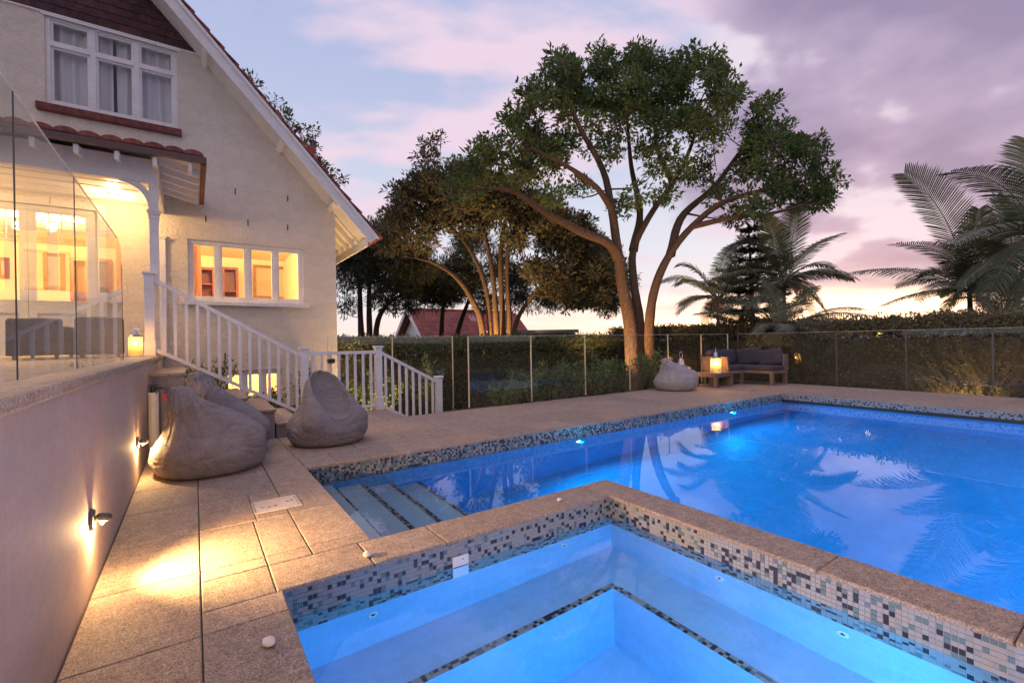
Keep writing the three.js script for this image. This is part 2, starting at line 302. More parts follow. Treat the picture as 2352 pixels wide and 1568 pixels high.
{
  // base under the paving, in pieces that leave the pool and the spa open
  const bs = [[-0.4, 0.29, -6.66, 3.4], [0.29, 0.8, -6.66, -2.6], [0.8, 9.42, -6.66, -4.49], [9.42, 11.55, -6.66, 3.4], [1.05, 2.62, -7.72, -6.66], [0.29, 9.42, 1.02, 3.4], [0.29, 2.64, -0.08, 1.02]];
  part('mortar_bed', merge(bs.map(([a, b, c, d]) => bb(a, b, -0.9, -0.034, c, d))), M.grout, deck);
  const J = 0.005;
  const lay = (x0, x1, z0, z1) => {
    const w = x1 - x0 - J, d = z1 - z0 - J; if (w < 0.03 || d < 0.03) return;
    const g = uvm(slab(w, d, 0.034), 1, rnd() * 3, rnd() * 3);
    const m = part('paver', g, pick(granites), deck, [(x0 + x1) / 2, rr(-0.0012, 0.0004), (z0 + z1) / 2]);
  };
  const grid = (xs, zs, skip) => { for (let i = 0; i + 1 < xs.length; i++) for (let j = 0; j + 1 < zs.length; j++) if (!skip || !skip(xs[i], xs[i + 1], zs[j], zs[j + 1])) lay(xs[i], xs[i + 1], zs[j], zs[j + 1]); };
  const run = (a, b, s) => { const o = [a]; for (let v = a + s; v < b - 0.08; v += s) o.push(v); o.push(b); return o; };
  // beside the spa
  const zl = [-4.53, -3.93, -3.33, -2.73, -2.13, -1.53, -0.93, -0.33, 0.27, 0.87, 1.47, 2.07];
  grid([-0.395, 0.01], zl); grid([0.01, 0.314], zl.filter((z) => z > -2.2));
  lay(0.01, 0.29, -2.615, -2.312); lay(0.01, 0.314, -2.312, -2.13); lay(0.01, 0.29, -2.73, -2.615);
  grid([0.01, 0.5], [-4.53, -3.93]); grid([0.5, 0.81], [-4.53, -3.93, -3.33, -2.73]); lay(0.29, 0.5, -3.33, -2.73); lay(0.01, 0.29, -3.33, -2.73); lay(0.29, 0.5, -2.73, -2.61); lay(0.5, 0.81, -2.73, -2.61);
  lay(0.01, 0.31, -3.93, -3.33); lay(0.31, 0.5, -3.93, -3.71); lay(0.31, 0.5, -3.45, -3.33);
  // behind the pool
  grid([-0.395, 0.01, 0.5, 0.81, ...run(1.1, 9.4, 0.6), 10.0, 10.6, 11.2, 11.52], [-4.87, -4.53].reverse().length ? [-4.93, -4.53] : []);
  lay(9.4, 10.0, -4.53, -4.0); lay(10, 10.6, -4.53, -4.0); lay(10.6, 11.2, -4.53, -4.0); lay(11.2, 11.52, -4.53, -4.0);
  const xs = [-0.395, 0.2, ...run(0.8, 11.52, 0.6)];
  grid(xs, [-6.65, -6.13, -5.53, -4.93], (a, b, c, d) => b < 0.82 && d < -6.1);
  grid([1.05, 1.65, 2.25, 2.6], [-7.7, -7.2, -6.65]);
  // right of the pool
  grid([9.4, 9.8, 10.4, 11.0, 11.52], run(-4.0, 1.6, 0.6));
  // in front, behind the camera
  grid(run(0.31, 9.4, 0.9), [1.0, 1.6, 2.2]);
  // edge strip in front of the back row where the pool begins
  grid([0.81, ...run(1.41, 9.4, 0.6)], [-4.53, -4.47]);
}
// lid of the skimmer box let into the paving
{
  const t = thing('skimmer_lid', 'square granite access lid with finger holes set in paving', 'access lid', [0.4525, 0, -3.58]);
  part('frame', merge([bb(-0.143, 0.143, -0.03, 0.0045, -0.13, -0.122), bb(-0.143, 0.143, -0.03, 0.0045, 0.122, 0.13), bb(-0.143, -0.135, -0.03, 0.0045, -0.122, 0.122), bb(0.135, 0.143, -0.03, 0.0045, -0.122, 0.122)]), std(C(0.45, 0.4, 0.36), { roughness: 0.6 }), t);
  part('lid', uvm(slab(0.264, 0.238, 0.02)), std(C(0.62, 0.53, 0.47), { map: T.stain, roughness: 0.7 }), t, [0, 0.002, 0]);
  for (const [x, z] of [[-0.09, 0.03], [-0.05, 0.045], [-0.01, 0.04], [0.07, 0.0], [0.1, -0.015]]) part('finger_hole', cyl(0.009, 0.009, 0.002, x, 0.0032, z, 10), M.black, t);
  for (const [x, z] of [[-0.09, 0.03], [-0.05, 0.045], [-0.01, 0.04], [0.07, 0.0], [0.1, -0.015]]) part('finger_hole_rim', new THREE.TorusGeometry(0.011, 0.002, 5, 14).rotateX(Math.PI / 2).translate(x, 0.003, z), M.metal, t);
}

// ================================================================ POOL AND SPA
const SX0 = 0.31, SX1 = 2.42, SZ0 = -2.33, SZ1 = -0.1;         // spa, inside
const PX0 = 0.81, PX1 = 9.4, PZ0 = -4.47, PZ1 = 1.0, WX = 2.64, WZ = -2.6;
const pool = thing('swimming_pool', 'long tiled swimming pool full of glowing blue water', 'swimming pool');
const spa = thing('spa_pool', 'square sunken spa with mosaic band and granite coping', 'spa');
// shells
part('floor', merge([bb(PX0, PX1, -1.6, -1.5, PZ0, PZ1)]), M.poolShell, pool);
{
  const Y0 = -1.6, Y1 = -0.035, w = 0.08;
  part('wall', merge([bb(PX0 - w, PX1 + w, Y0, Y1, PZ0 - w, PZ0), bb(PX0 - w, PX0, Y0, Y1, PZ0, WZ), bb(PX1, PX1 + w, Y0, Y1, PZ0, PZ1), bb(WX, PX1 + w, Y0, Y1, PZ1, PZ1 + w)]), M.poolShell, pool);
  // entry steps along the short end
  const st = [[PX0, 1.02, -0.12], [1.02, 1.32, -0.26], [1.32, 1.6, -0.41], [1.6, 1.9, -0.56]];
  for (const [a, b, d] of st) {
    part('step', bb(a, b, -1.5, WATER + d, PZ0, WZ), M.poolStep, pool);
  }
}
part('shell', merge([bb(SX0 - 0.08, SX0, -1.3, -0.0245, SZ0, SZ1), bb(SX0 - 0.08, SX1, -1.3, -0.0245, SZ0 - 0.26, SZ0), bb(SX1, WX, -1.3, -0.0245, WZ + 0.01, PZ1), bb(SX0 - 0.08, SX1, -1.3, -0.0245, SZ1, SZ1 + 0.08)]), M.shell, spa);
{
  const BY = WATER - 0.5, FY = WATER - 0.98, w = 0.37;
  // bench round the spa, with a battered inner face
  const s = [[SX0, SZ0], [SX1, SZ0], [SX1, SZ1], [SX0, SZ1]], i1 = [[SX0 + w, SZ0 + w], [SX1 - w, SZ0 + w], [SX1 - w, SZ1 - w], [SX0 + w, SZ1 - w]], i2 = i1.map(([x, z]) => [x + (x < 1.3 ? 0.06 : -0.06), z + (z < -1.2 ? 0.06 : -0.06)]);
  const P = [], q = (a, b, c, d) => P.push(...a, ...b, ...c, ...a, ...c, ...d);
  for (let k = 0; k < 4; k++) { const l = (k + 1) % 4; q([s[k][0], BY, s[k][1]], [i1[k][0], BY, i1[k][1]], [i1[l][0], BY, i1[l][1]], [s[l][0], BY, s[l][1]]); q([i1[k][0], BY, i1[k][1]], [i2[k][0], FY, i2[k][1]], [i2[l][0], FY, i2[l][1]], [i1[l][0], BY, i1[l][1]]); }
  q([i2[0][0], FY, i2[0][1]], [i2[3][0], FY, i2[3][1]], [i2[2][0], FY, i2[2][1]], [i2[1][0], FY, i2[1][1]]);
  const g = new THREE.BufferGeometry(); g.setAttribute('position', new THREE.Float32BufferAttribute(P, 3)); g.computeVertexNormals();
  part('bench', uvm(g), M.shell, spa);
}
// coping stones: bullnosed granite
{
  const stone = (parent, x0, x1, z0, z1) => { const g = rb(x1 - x0 - 0.003, 0.024, z1 - z0 - 0.003, 0.009); const o = uvm(g, 1, rnd() * 3, rnd() * 3); part('coping_stone', o, pick(granites), parent, [(x0 + x1) / 2, -0.0115, (z0 + z1) / 2]); };
  for (const [a, b] of [[0.29, 0.73], [0.73, 1.13], [1.13, 1.95], [1.95, 2.4]]) stone(spa, a, b, -2.61, -2.31);
  stone(spa, 2.4, 2.665, -2.61, -2.15);
  for (const [a, b] of [[-2.15, -1.0], [-1.0, -0.36], [-0.36, 0.3], [0.3, 1.0]]) stone(spa, 2.4, 2.665, a, b);
  for (const [a, b] of [[0.31, 1.0], [1.0, 1.7], [1.7, 2.4]]) stone(spa, a, b, -0.12, 0.2);
  for (let x = 0.31; x < 2.3; x += 0.7) { stone(spa, x, Math.min(2.4, x + 0.7), 0.2, 0.6); stone(spa, x, Math.min(2.4, x + 0.7), 0.6, 1.0); }
}
// glass mosaic: six rows above and below the water line
const TP = 0.0216, tileGeo = new THREE.BoxGeometry(0.0196, 0.0196, 0.004);
function mosaicRun(a, b, n, rows, top, pale = 0.56) {           // run from a to b (y ignored), n points into the water
  const L = Math.hypot(b.x - a.x, b.z - a.z), k = Math.floor(L / TP), out = [], ang = Math.atan2(n.x, n.z);
  for (let i = 0; i < k; i++) for (let j = 0; j < rows; j++) { const t = (i + 0.5) / k, q = hash(i, j, Math.round(a.x * 91 + a.z * 37)); out.push({ p: V(lerp(a.x, b.x, t) + n.x * 0.002, top - (j + 0.5) * TP, lerp(a.z, b.z, t) + n.z * 0.002), ang, k: q < pale ? 0 : q < pale + 0.14 ? 1 : q < 0.64 + pale * 0.36 ? 2 : 3 }); }
  return out;
}
function layMosaic(parent, tiles, singles) {
  const score = (t) => { const d = t.p.clone().sub(EYE), s = t.p.clone().project(camera); return s.z < 1 && Math.abs(s.x) < 1 && Math.abs(s.y) < 1 ? d.length() : 1e3 + d.length(); };
  const sorted = tiles.map((t) => [score(t), t]).sort((a, b) => a[0] - b[0]).map((x) => x[1]);
  for (const t of sorted.slice(0, singles)) { const m = part('mosaic_tile', tileGeo, M.mosaic[t.k], parent, t.p.toArray()); m.rotation.y = t.ang; }
  const rest = sorted.slice(singles), im = new THREE.InstancedMesh(tileGeo, phy(C(1, 1, 1), { roughness: 0.12, clearcoat: 0.3 }), rest.length), q = new THREE.Object3D();
  rest.forEach((t, i) => { q.position.copy(t.p); q.rotation.set(0, t.ang, 0); q.updateMatrix(); im.setMatrixAt(i, q.matrix); im.setColorAt(i, M.mosaic[t.k].color); });
  im.name = 'mosaic'; im.userData.kind = 'stuff'; im.castShadow = im.receiveShadow = true; parent.add(im);
}
{
  const top = -0.0245;
  const g = 0.0015;
  part('grout', merge([bb(SX0, SX1, top - 12 * TP - 0.004, top, SZ0, SZ0 + g), bb(SX1 - g, SX1, top - 12 * TP - 0.004, top, SZ0 + g, SZ1), bb(SX0, SX0 + g, top - 12 * TP - 0.004, top, SZ0 + g, SZ1), bb(SX0, SX1, top - 12 * TP - 0.004, top, SZ1 - g, SZ1)]), std(C(0.36, 0.31, 0.27), { roughness: 0.9 }), spa);
  const t = [...mosaicRun(V(SX0, 0, SZ0 + g), V(SX1, 0, SZ0 + g), V(0, 0, 1), 12, top), ...mosaicRun(V(SX1 - g, 0, SZ0), V(SX1 - g, 0, SZ1), V(-1, 0, 0), 12, top), ...mosaicRun(V(SX0 + g, 0, SZ0), V(SX0 + g, 0, SZ1), V(1, 0, 0), 12, top)];
  // two rows of tile along the edge of the bench
  const by = WATER - 0.5 + 0.002, w = 0.37, edge = [];
  const flat = (x, z, k) => edge.push({ p: V(x, by, z), ang: 0, flat: 1, k });
  for (let r = 0; r < 2; r++) {
    for (let x = SX0 + w - 0.0 + TP / 2; x < SX1 - w + 2 * TP; x += TP) flat(x, SZ0 + w - 0.012 - r * TP, hash(Math.round(x * 99), r, 3) < 0.45 ? 0 : hash(Math.round(x * 99), r, 3) < 0.7 ? 2 : 3);
    for (let z = SZ0 + w + TP / 2; z < SZ1 - w; z += TP) flat(SX1 - w + 0.012 + r * TP, z, hash(Math.round(z * 99), r, 7) < 0.45 ? 0 : hash(Math.round(z * 99), r, 7) < 0.7 ? 2 : 3);
    for (let z = SZ0 + w + TP / 2; z < SZ1 - w; z += TP) flat(SX0 + w - 0.012 - r * TP, z, hash(Math.round(z * 99), r, 17) < 0.45 ? 0 : hash(Math.round(z * 99), r, 17) < 0.7 ? 2 : 3);
  }
  layMosaic(spa, t, 300);
  const eg = new THREE.BoxGeometry(0.0202, 0.004, 0.0202), im = new THREE.InstancedMesh(eg, phy(C(1, 1, 1), { roughness: 0.15 }), edge.length), q = new THREE.Object3D();
  edge.forEach((e, i) => { q.position.copy(e.p); q.updateMatrix(); im.setMatrixAt(i, q.matrix); im.setColorAt(i, M.mosaic[e.k].color); });
  im.name = 'bench_edge_mosaic'; im.userData.kind = 'stuff'; spa.add(im);
}
{ // pool band: joined, too far off to pick apart
  const top = -0.0245, g = 0.0015, rows = 9;
  part('grout', merge([bb(PX0, PX1, top - rows * TP - 0.004, top, PZ0, PZ0 + g), bb(PX0, PX0 + g, top - rows * TP - 0.004, top, PZ0 + g, WZ), bb(PX1 - g, PX1, top - 4 * TP, top, PZ0 + g, PZ1), bb(PX0 + g, WX, top - rows * TP, top, WZ - g, WZ)]), std(C(0.3, 0.27, 0.25), { roughness: 0.9 }), pool);
  const t = [...mosaicRun(V(PX0, 0, PZ0 + g), V(PX1, 0, PZ0 + g), V(0, 0, 1), rows, top, 0.2), ...mosaicRun(V(PX0 + g, 0, PZ0), V(PX0 + g, 0, WZ), V(1, 0, 0), rows, top, 0.2), ...mosaicRun(V(PX1 - g, 0, PZ0), V(PX1 - g, 0, PZ1), V(-1, 0, 0), 4, top)];  // back and left runs weighted to dark tiles, putting their shade into the colour
  layMosaic(pool, t, 0);
  // nosings of the entry steps
  const e = [], eg = new THREE.BoxGeometry(0.0202, 0.004, 0.0202);
  for (const [x, d] of [[1.045, -0.26], [1.32, -0.26], [1.6, -0.41], [1.9, -0.56]]) for (let r = 0; r < 2; r++) for (let z = PZ0 + 0.02; z < WZ; z += TP) { const k = hash(Math.round(z * 97), r, Math.round(x * 7)); e.push([x - (x < 1.1 ? -r * TP : 0.012 + r * TP), WATER + d + 0.002, z, k < 0.35 ? 1 : k < 0.7 ? 2 : 3]); }
  const im = new THREE.InstancedMesh(eg, phy(C(1, 1, 1), { roughness: 0.15 }), e.length), q = new THREE.Object3D();
  e.forEach((a, i) => { q.position.set(a[0], a[1], a[2]); q.updateMatrix(); im.setMatrixAt(i, q.matrix); im.setColorAt(i, M.mosaic[a[3]].color); });
  im.name = 'step_mosaic'; im.userData.kind = 'stuff'; pool.add(im);
  // slot of the cover under the far band
  part('cover_slot', merge([bb(PX1 - 0.012, PX1 - 0.0016, WATER - 0.05, top - 4 * TP, PZ0 + 0.003, PZ1)]), M.black, pool);
}
// water
{
  const s = new THREE.Shape(); const e = 0.01;
  [[PX0 - e, -PZ0 + e], [PX1 + e, -PZ0 + e], [PX1 + e, -PZ1 - e], [WX - e, -PZ1 - e], [WX - e, -WZ - e], [PX0 - e, -WZ - e]].forEach(([x, y], i) => (i ? s.lineTo(x, y) : s.moveTo(x, y)));
  structure('pool_water', uvm(new THREE.ExtrudeGeometry(s, { depth: 1.39, bevelEnabled: false }).rotateX(-Math.PI / 2).translate(0, WATER - 1.39, 0), 0.5), M.water);
  structure('spa_water', bb(SX0 - e, SX1 + e, WATER - 1.08, WATER, SZ0 - e, SZ1 + e), M.water);
}
// lamps under the water
function poolLamp(parent, pos, dir, color, glow, cd) {
  const g = new THREE.CylinderGeometry(0.045, 0.045, 0.02, 24).rotateX(Math.PI / 2), m = part('pool_light', g, M.trim, parent, pos.toArray()); m.lookAt(pos.clone().add(dir)); m.userData.label = 'small round lamp under the water';
  const lens = part('light_lens', new THREE.CylinderGeometry(0.032, 0.032, 0.006, 24).rotateX(Math.PI / 2), M.glow(0.45, 0.75, 1, glow), m, [0, 0, 0.012]);
  const p = pos.clone().addScaledVector(dir, 0.05);
  spotLamp(p, p.clone().add(dir), color, cd, 86 * D2R, 0.25, 1.5);
}
poolLamp(pool, V(4.06, -0.36, PZ0 + 0.012), V(0, -0.08, 1).normalize(), BLUE, 9, 9);
poolLamp(pool, V(7.6, -0.36, PZ0 + 0.012), V(0, -0.08, 1).normalize(), BLUE, 9, 10);
poolLamp(pool, V(4.6, -0.5, PZ1 - 0.012), V(0, -0.08, -1).normalize(), BLUE, 9, 19);
poolLamp(pool, V(7.6, -0.5, PZ1 - 0.012), V(0, -0.08, -1).normalize(), BLUE, 9, 19);
poolLamp(spa, V(1.37, -0.42, SZ1 - 0.012), V(0, -0.12, -1).normalize(), PALEBLUE, 9, 6);
// spa jets and the tag hung on the tile
for (const [x, z, d] of [[0.72, SZ0 + 0.004, 0], [1.98, SZ0 + 0.004, 0]]) { const m = part('jet', new THREE.TorusGeometry(0.018, 0.008, 8, 20), M.trim, spa, [x, -0.37, z]); part('nozzle', cyl(0.009, 0.009, 0.01, 0, 0, 0, 10).rotateX(Math.PI / 2), M.black, m); }
for (const z of [-1.5, -0.9]) { const m = part('jet', new THREE.TorusGeometry(0.018, 0.008, 8, 20).rotateY(Math.PI / 2), M.trim, spa, [SX1 - 0.004, -0.37, z]); part('nozzle', cyl(0.009, 0.009, 0.01, 0, 0, 0, 10).rotateZ(Math.PI / 2), M.black, m); }
{
  const t = thing('water_tag', 'small white plastic tag clipped to the spa tiles', 'tag', [1.215, -0.185, SZ0 + 0.014]);
  part('plate', rb(0.1, 0.18, 0.006, 0.003), std(C(0.75, 0.72, 0.7), { roughness: 0.4 }), t);
  part('band', bb(-0.048, 0.048, 0.028, 0.034, 0.0033, 0.0045), M.darkMetal, t); part('rivet', cyl(0.004, 0.004, 0.004, 0.012, 0.07, 0.004, 10), M.black, t);
}
// pebbles
for (const [u, v, s, l] of [[617, 1474, 1, 'smooth white pebble on paving beside the near spa corner'], [843, 1272, 0.9, 'smooth white pebble on coping where spa and pool corners meet'], [1285, 1146, 0.75, 'small white pebble on the coping between spa and pool']]) {
  const p = PY(u, v, 0.012), g = new THREE.SphereGeometry(0.026 * s, 20, 12), a = g.attributes.position; for (let i = 0; i < a.count; i++) { const x = a.getX(i), y = a.getY(i), z = a.getZ(i), k = 1 + 0.16 * noise(x * 40 + u, y * 40, z * 40); a.setXYZ(i, x * 1.25 * k, y * 0.52 * k, z * 0.85 * k); } g.computeVertexNormals();
  const m = new THREE.Mesh(uvm(g, 8), std(C(0.78, 0.74, 0.7), { map: T.stain, roughness: 0.5 })); m.name = numbered('pebble'); m.position.set(p.x, 0.0125 * s + 0.001, p.z); m.rotation.y = 0.5 + u; m.userData = { label: l, category: 'pebble', group: 'white pebbles on the paving' }; scene.add(m); shade(m);
}

// ================================================================ TERRACE, WALL, STEPS
structure('terrace', bb(-9, -0.56, -1, TERR - 0.002, ZW, 4.5), M.granite);
{
  const t = thing('retaining_wall', 'smooth mauve-grey rendered wall holding up the terrace', 'wall');
  part('wall', bb(-0.56, -0.4, -0.3, 0.94, -6.13, 4.5), M.render, t);
  let z = -6.15; const L = [0.75, 0.8, 0.78, 0.82, 0.8, 0.76, 0.8, 0.8, 0.8, 0.8, 0.8, 0.8];
  for (const l of L) { const g = uvm(rb(0.3, 0.045, l - 0.004, 0.012), 1, rnd(), rnd()), a = g.attributes.position; for (let i = 0; i < a.count; i++) if (a.getX(i) > 0.13) a.setX(i, a.getX(i) + 0.006 * noise(a.getZ(i) * 9 + z * 5, a.getY(i) * 30, 2)); part('coping_stone', g, pick(granites), t, [-0.52, 0.962, z + l / 2]); z += l; }
}
{ // side and top edge of the terrace beside the stair
  const t = thing('terrace_steps', 'short flight of granite steps up to the terrace', 'steps');
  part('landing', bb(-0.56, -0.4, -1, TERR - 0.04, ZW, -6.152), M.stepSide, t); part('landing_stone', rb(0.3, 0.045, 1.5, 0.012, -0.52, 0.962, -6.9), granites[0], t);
  part('landing_stone', rb(0.3, 0.045, 1.8, 0.012, -0.52, 0.962, -8.56), granites[2], t);
  const xs = [-0.4, -0.087, 0.206, 0.502, 0.794, 1.085], ys = [0.82, 0.656, 0.5, 0.342, 0.17];
  for (let i = 0; i < 5; i++) {
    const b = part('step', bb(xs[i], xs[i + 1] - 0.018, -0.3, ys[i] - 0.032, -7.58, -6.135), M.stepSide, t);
    part('tread', uvm(rb(xs[i + 1] - xs[i] + 0.004, 0.032, 1.48, 0.006), 1, rnd(), rnd()), granites[i % 3], b, [(xs[i] + xs[i + 1]) / 2, ys[i] - 0.016, -6.855]);
  }
}
{ // steps down to the garden beside the deck
  const t = thing('garden_steps', 'pale steps leading down behind the white balustrade', 'steps');
  for (let i = 0; i < 4; i++) part('step', bb(2.62 + i * 0.29, 2.62 + (i + 1) * 0.29 - 0.004, -1, -0.17 * (i + 1), -7.6, -6.68), std(C(0.55, 0.5, 0.42), { map: T.stain }), t);
}
// balustrade
{
  const t = thing('timber_balustrade', 'white painted timber balustrade stepping down beside the stairs', 'balustrade');
  const Z = -7.65;
  const post = (x, y0, y1) => { const p = part('newel_post', rb(0.105, y1 - y0 - 0.03, 0.105, 0.006, x, (y0 + y1 - 0.03) / 2, Z), M.white, t); part('cap', rb(0.145, 0.03, 0.145, 0.008, x, y1 - 0.015, Z), M.white, p); part('cap_moulding', rb(0.122, 0.02, 0.122, 0.006, x, y1 - 0.041, Z), M.white, p); part('skirting', rb(0.122, 0.2, 0.122, 0.006, x, y0 + 0.1, Z), M.white, p); };
  post(-0.472, 0.985, 2.075); post(1.385, 0.0, 1.057); post(2.53, 0.0, 1.057); post(3.625, -0.6, 0.495);
  const rail = (x0, y0, x1, y1, w, h, n) => part(n, bar(V(x0, y0, Z), V(x1, y1, Z), w, h), M.white, t);
  rail(-0.42, 1.975, 1.34, 0.93, 0.062, 0.05, 'handrail'); rail(-0.42, 1.065, 1.34, 0.06, 0.045, 0.045, 'bottom_rail');
  rail(1.437, 0.957, 2.478, 0.957, 0.062, 0.05, 'handrail'); rail(1.437, 0.07, 2.478, 0.07, 0.045, 0.045, 'bottom_rail');
  rail(2.58, 0.94, 3.575, 0.4, 0.062, 0.05, 'handrail'); rail(2.58, 0.05, 3.575, -0.49, 0.045, 0.045, 'bottom_rail');
  const bal = (x, y0, y1) => part('baluster', bb(x - 0.018, x + 0.018, y0, y1, Z - 0.018, Z + 0.018), M.white, t);
  for (let i = 0; i < 14; i++) { const x = -0.42 + (i + 0.75) * 0.1235, k = (x + 0.42) / 1.76; bal(x, lerp(1.065, 0.06, k) + 0.01, lerp(1.975, 0.93, k) - 0.01); }
  for (let i = 0; i < 8; i++) bal(1.437 + (i + 0.6) * 0.1275, 0.08, 0.94);
  for (let i = 0; i < 8; i++) { const x = 2.58 + (i + 0.6) * 0.122, k = (x - 2.58) / 0.995; bal(x, lerp(0.05, -0.49, k), lerp(0.94, 0.4, k)); }
  const b = PZ(760, 829, Z + 0.05); part('gate_latch', rb(0.11, 0.07, 0.06, 0.01, b.x, b.y, Z + 0.052), M.black, t);
}
// frameless glass on the terrace wall
{
  const t = thing('terrace_glass', 'clear frameless glass panels standing on the terrace wall', 'glass balustrade'), x = -0.45, y0 = 1.005, y1 = 1.893, r = 0.4;
  const panel = (za, zb, round) => {
    const s = new THREE.Shape(); s.moveTo(za, y0); s.lineTo(zb, y0); if (round) { s.lineTo(zb, y1 - 0.16); s.quadraticCurveTo(zb, y1, zb - 0.22, y1); } else s.lineTo(zb, y1); s.lineTo(za, y1); s.closePath();
    const g = new THREE.ShapeGeometry(s, 16).rotateY(Math.PI / 2).translate(x, 0, 0); const m = part('pane', uvm(g), M.fenceGlass, t);
    part('edge', bb(x - 0.002, x + 0.002, y0, round ? y1 - 0.16 : y1, -zb - 0.001, -zb + 0.001), M.darkMetal, m);
    const tube = round ? [] : [];
    part('top_edge', bb(x - 0.003, x + 0.003, y1, y1 + 0.002, -(round ? zb - 0.22 : zb), -za), M.glassEdge, m);
  };
  panel(-4, -0.3); panel(-0.292, 0.86); panel(0.868, 2.04); panel(2.048, 2.92); panel(2.928, 4.62, true);
}
// wall lamps
function wallLamp(z, label) {
  const t = thing('wall_light', label, 'wall light', [-0.4, 0.32, z], 0, 'lamps along the terrace wall');
  part('back_plate', cyl(0.045, 0.05, 0.014, 0, 0, 0, 28).rotateZ(-Math.PI / 2).translate(0.007, 0, 0), M.darkMetal, t);
  const hood = new THREE.CapsuleGeometry(0.019, 0.024, 6, 18).rotateZ(-Math.PI / 2).rotateZ(-0.2);
  part('hood', hood.translate(0.046, 0.002, 0), M.darkMetal, t);
  part('bracket', bar(V(0.008, 0, 0), V(0.03, 0.01, 0), 0.02, 0.016), M.darkMetal, t);
  part('bulb', new THREE.SphereGeometry(0.009, 12, 8).translate(0.04, -0.02, 0), M.glow(1, 0.78, 0.42, 10), t);
  const p = V(-0.335, 0.282, z);
  spotLamp(p, V(0.36, 0, z - 0.02), WARM, 10.5, 56 * D2R, 1, 0.6);      // the beam
  pointLamp(V(-0.36, 0.29, z), WARM, 0.9, 0.4);                       // the spill under the hood
}
wallLamp(-2.83, 'small hooded lamp on terrace wall above the bright paving');
wallLamp(-4.88, 'small hooded lamp on terrace wall behind the large bean bag');
wallLamp(-0.75, 'small hooded lamp on terrace wall nearest the spa');
// garden tap
{
  const t = thing('garden_tap', 'white tap post with black tap at the foot of terrace wall', 'tap', [-0.35, 0, -5.95]);
  part('post', cyl(0.045, 0.045, 0.62, 0, 0.31, 0, 24), M.white, t); part('cap', cyl(0.047, 0.047, 0.02, 0, 0.63, 0, 24), M.white, t);
  const b = part('tap', merge([cyl(0.022, 0.024, 0.06, 0, 0.67, 0), cyl(0.012, 0.012, 0.09, 0, 0, 0).rotateZ(1.57).translate(0.05, 0.68, 0)]), M.black, t); part('handle', rb(0.07, 0.014, 0.02, 0.004, 0, 0.71, 0), M.black, b);
  part('tag', rb(0.045, 0.07, 0.006, 0.003, 0.09, 0.585, 0.01), M.red, t); part('cord', cyl(0.003, 0.003, 0.06, 0.09, 0.645, 0.01, 6), M.black, t);
}

// ================================================================ HOUSE
const house = thing('gabled_house', 'cream stucco house with steep red tiled gable roof', 'house');
const RS = 1.085, BX = -0.324, BY = 6.445, ZB = -8.9;                 // slope of the roof and a point under the barge board
const roofY = (x) => BY - RS * (x - BX);                              // underside of the barge
const APX = -2.9;
{
  // front wall with its openings
  const s = new THREE.Shape(), top = (x) => roofY(x) + 0.1;
  s.moveTo(-8.1, -1.2); s.lineTo(2.32, -1.2); s.lineTo(2.32, top(2.32)); s.lineTo(APX, top(APX)); s.lineTo(-8.1, roofY(2 * APX + 8.1) + 0.1); s.closePath();
  const hole = (x0, x1, y0, y1) => { const p = new THREE.Path(); p.moveTo(x0, y0); p.lineTo(x0, y1); p.lineTo(x1, y1); p.lineTo(x1, y0); p.closePath(); s.holes.push(p); };
  hole(-1.75, -0.17, 4.71, 6.03); hole(-0.07, 1.725, 1.87, 2.905); hole(-2.75, -1.2, 0.99, 3.2); hole(0.4, 1.33, 0.12, 0.66); hole(-5.4, -3.6, 0.99, 3.2);
  part('wall', uvm(new THREE.ExtrudeGeometry(s, { depth: 0.24, bevelEnabled: false }).translate(0, 0, ZW - 0.24)), M.stucco, house);
  part('side_wall', bb(2.08, 2.32, -1.2, roofY(2.32), ZW - 9, ZW - 0.241), M.stucco, house);
  part('back_wall', bb(-8.1, 2.07, -1.2, 4, ZW - 9, ZW - 8.8), M.stucco, house);
  part('left_wall', bb(-8.1, -7.9, -1.2, 4, ZW - 8.79, ZW - 0.242), M.stucco, house);
  // shingles in the gable
  const row = 0.125; let k = 0;
  for (let y = 6.05; y < 9.2; y += row, k++) {
    const xr = BX + (BY + 0.12 - y) / RS, xl = 2 * APX - xr;
    for (let x = Math.max(-3.2, xl) + (k % 2 ? 0.12 : 0); x < xr + 0.1; x += 0.242) {
      if (y > 7.15) continue;
      const w = 0.234, h = row + 0.03; const m = part('shingle', uvm(new THREE.BoxGeometry(w, h, 0.014), 1, rnd(), rnd()), pick(M.shingle), house, [x, y + h / 2, ZW + 0.02 + rr(0, 0.003)]); m.rotation.x = -0.1;
    }
  }
  part('gable_batten', bb(-3.4, 0.42, 6.03, 6.05, ZW, ZW + 0.03), M.trim, house);
}
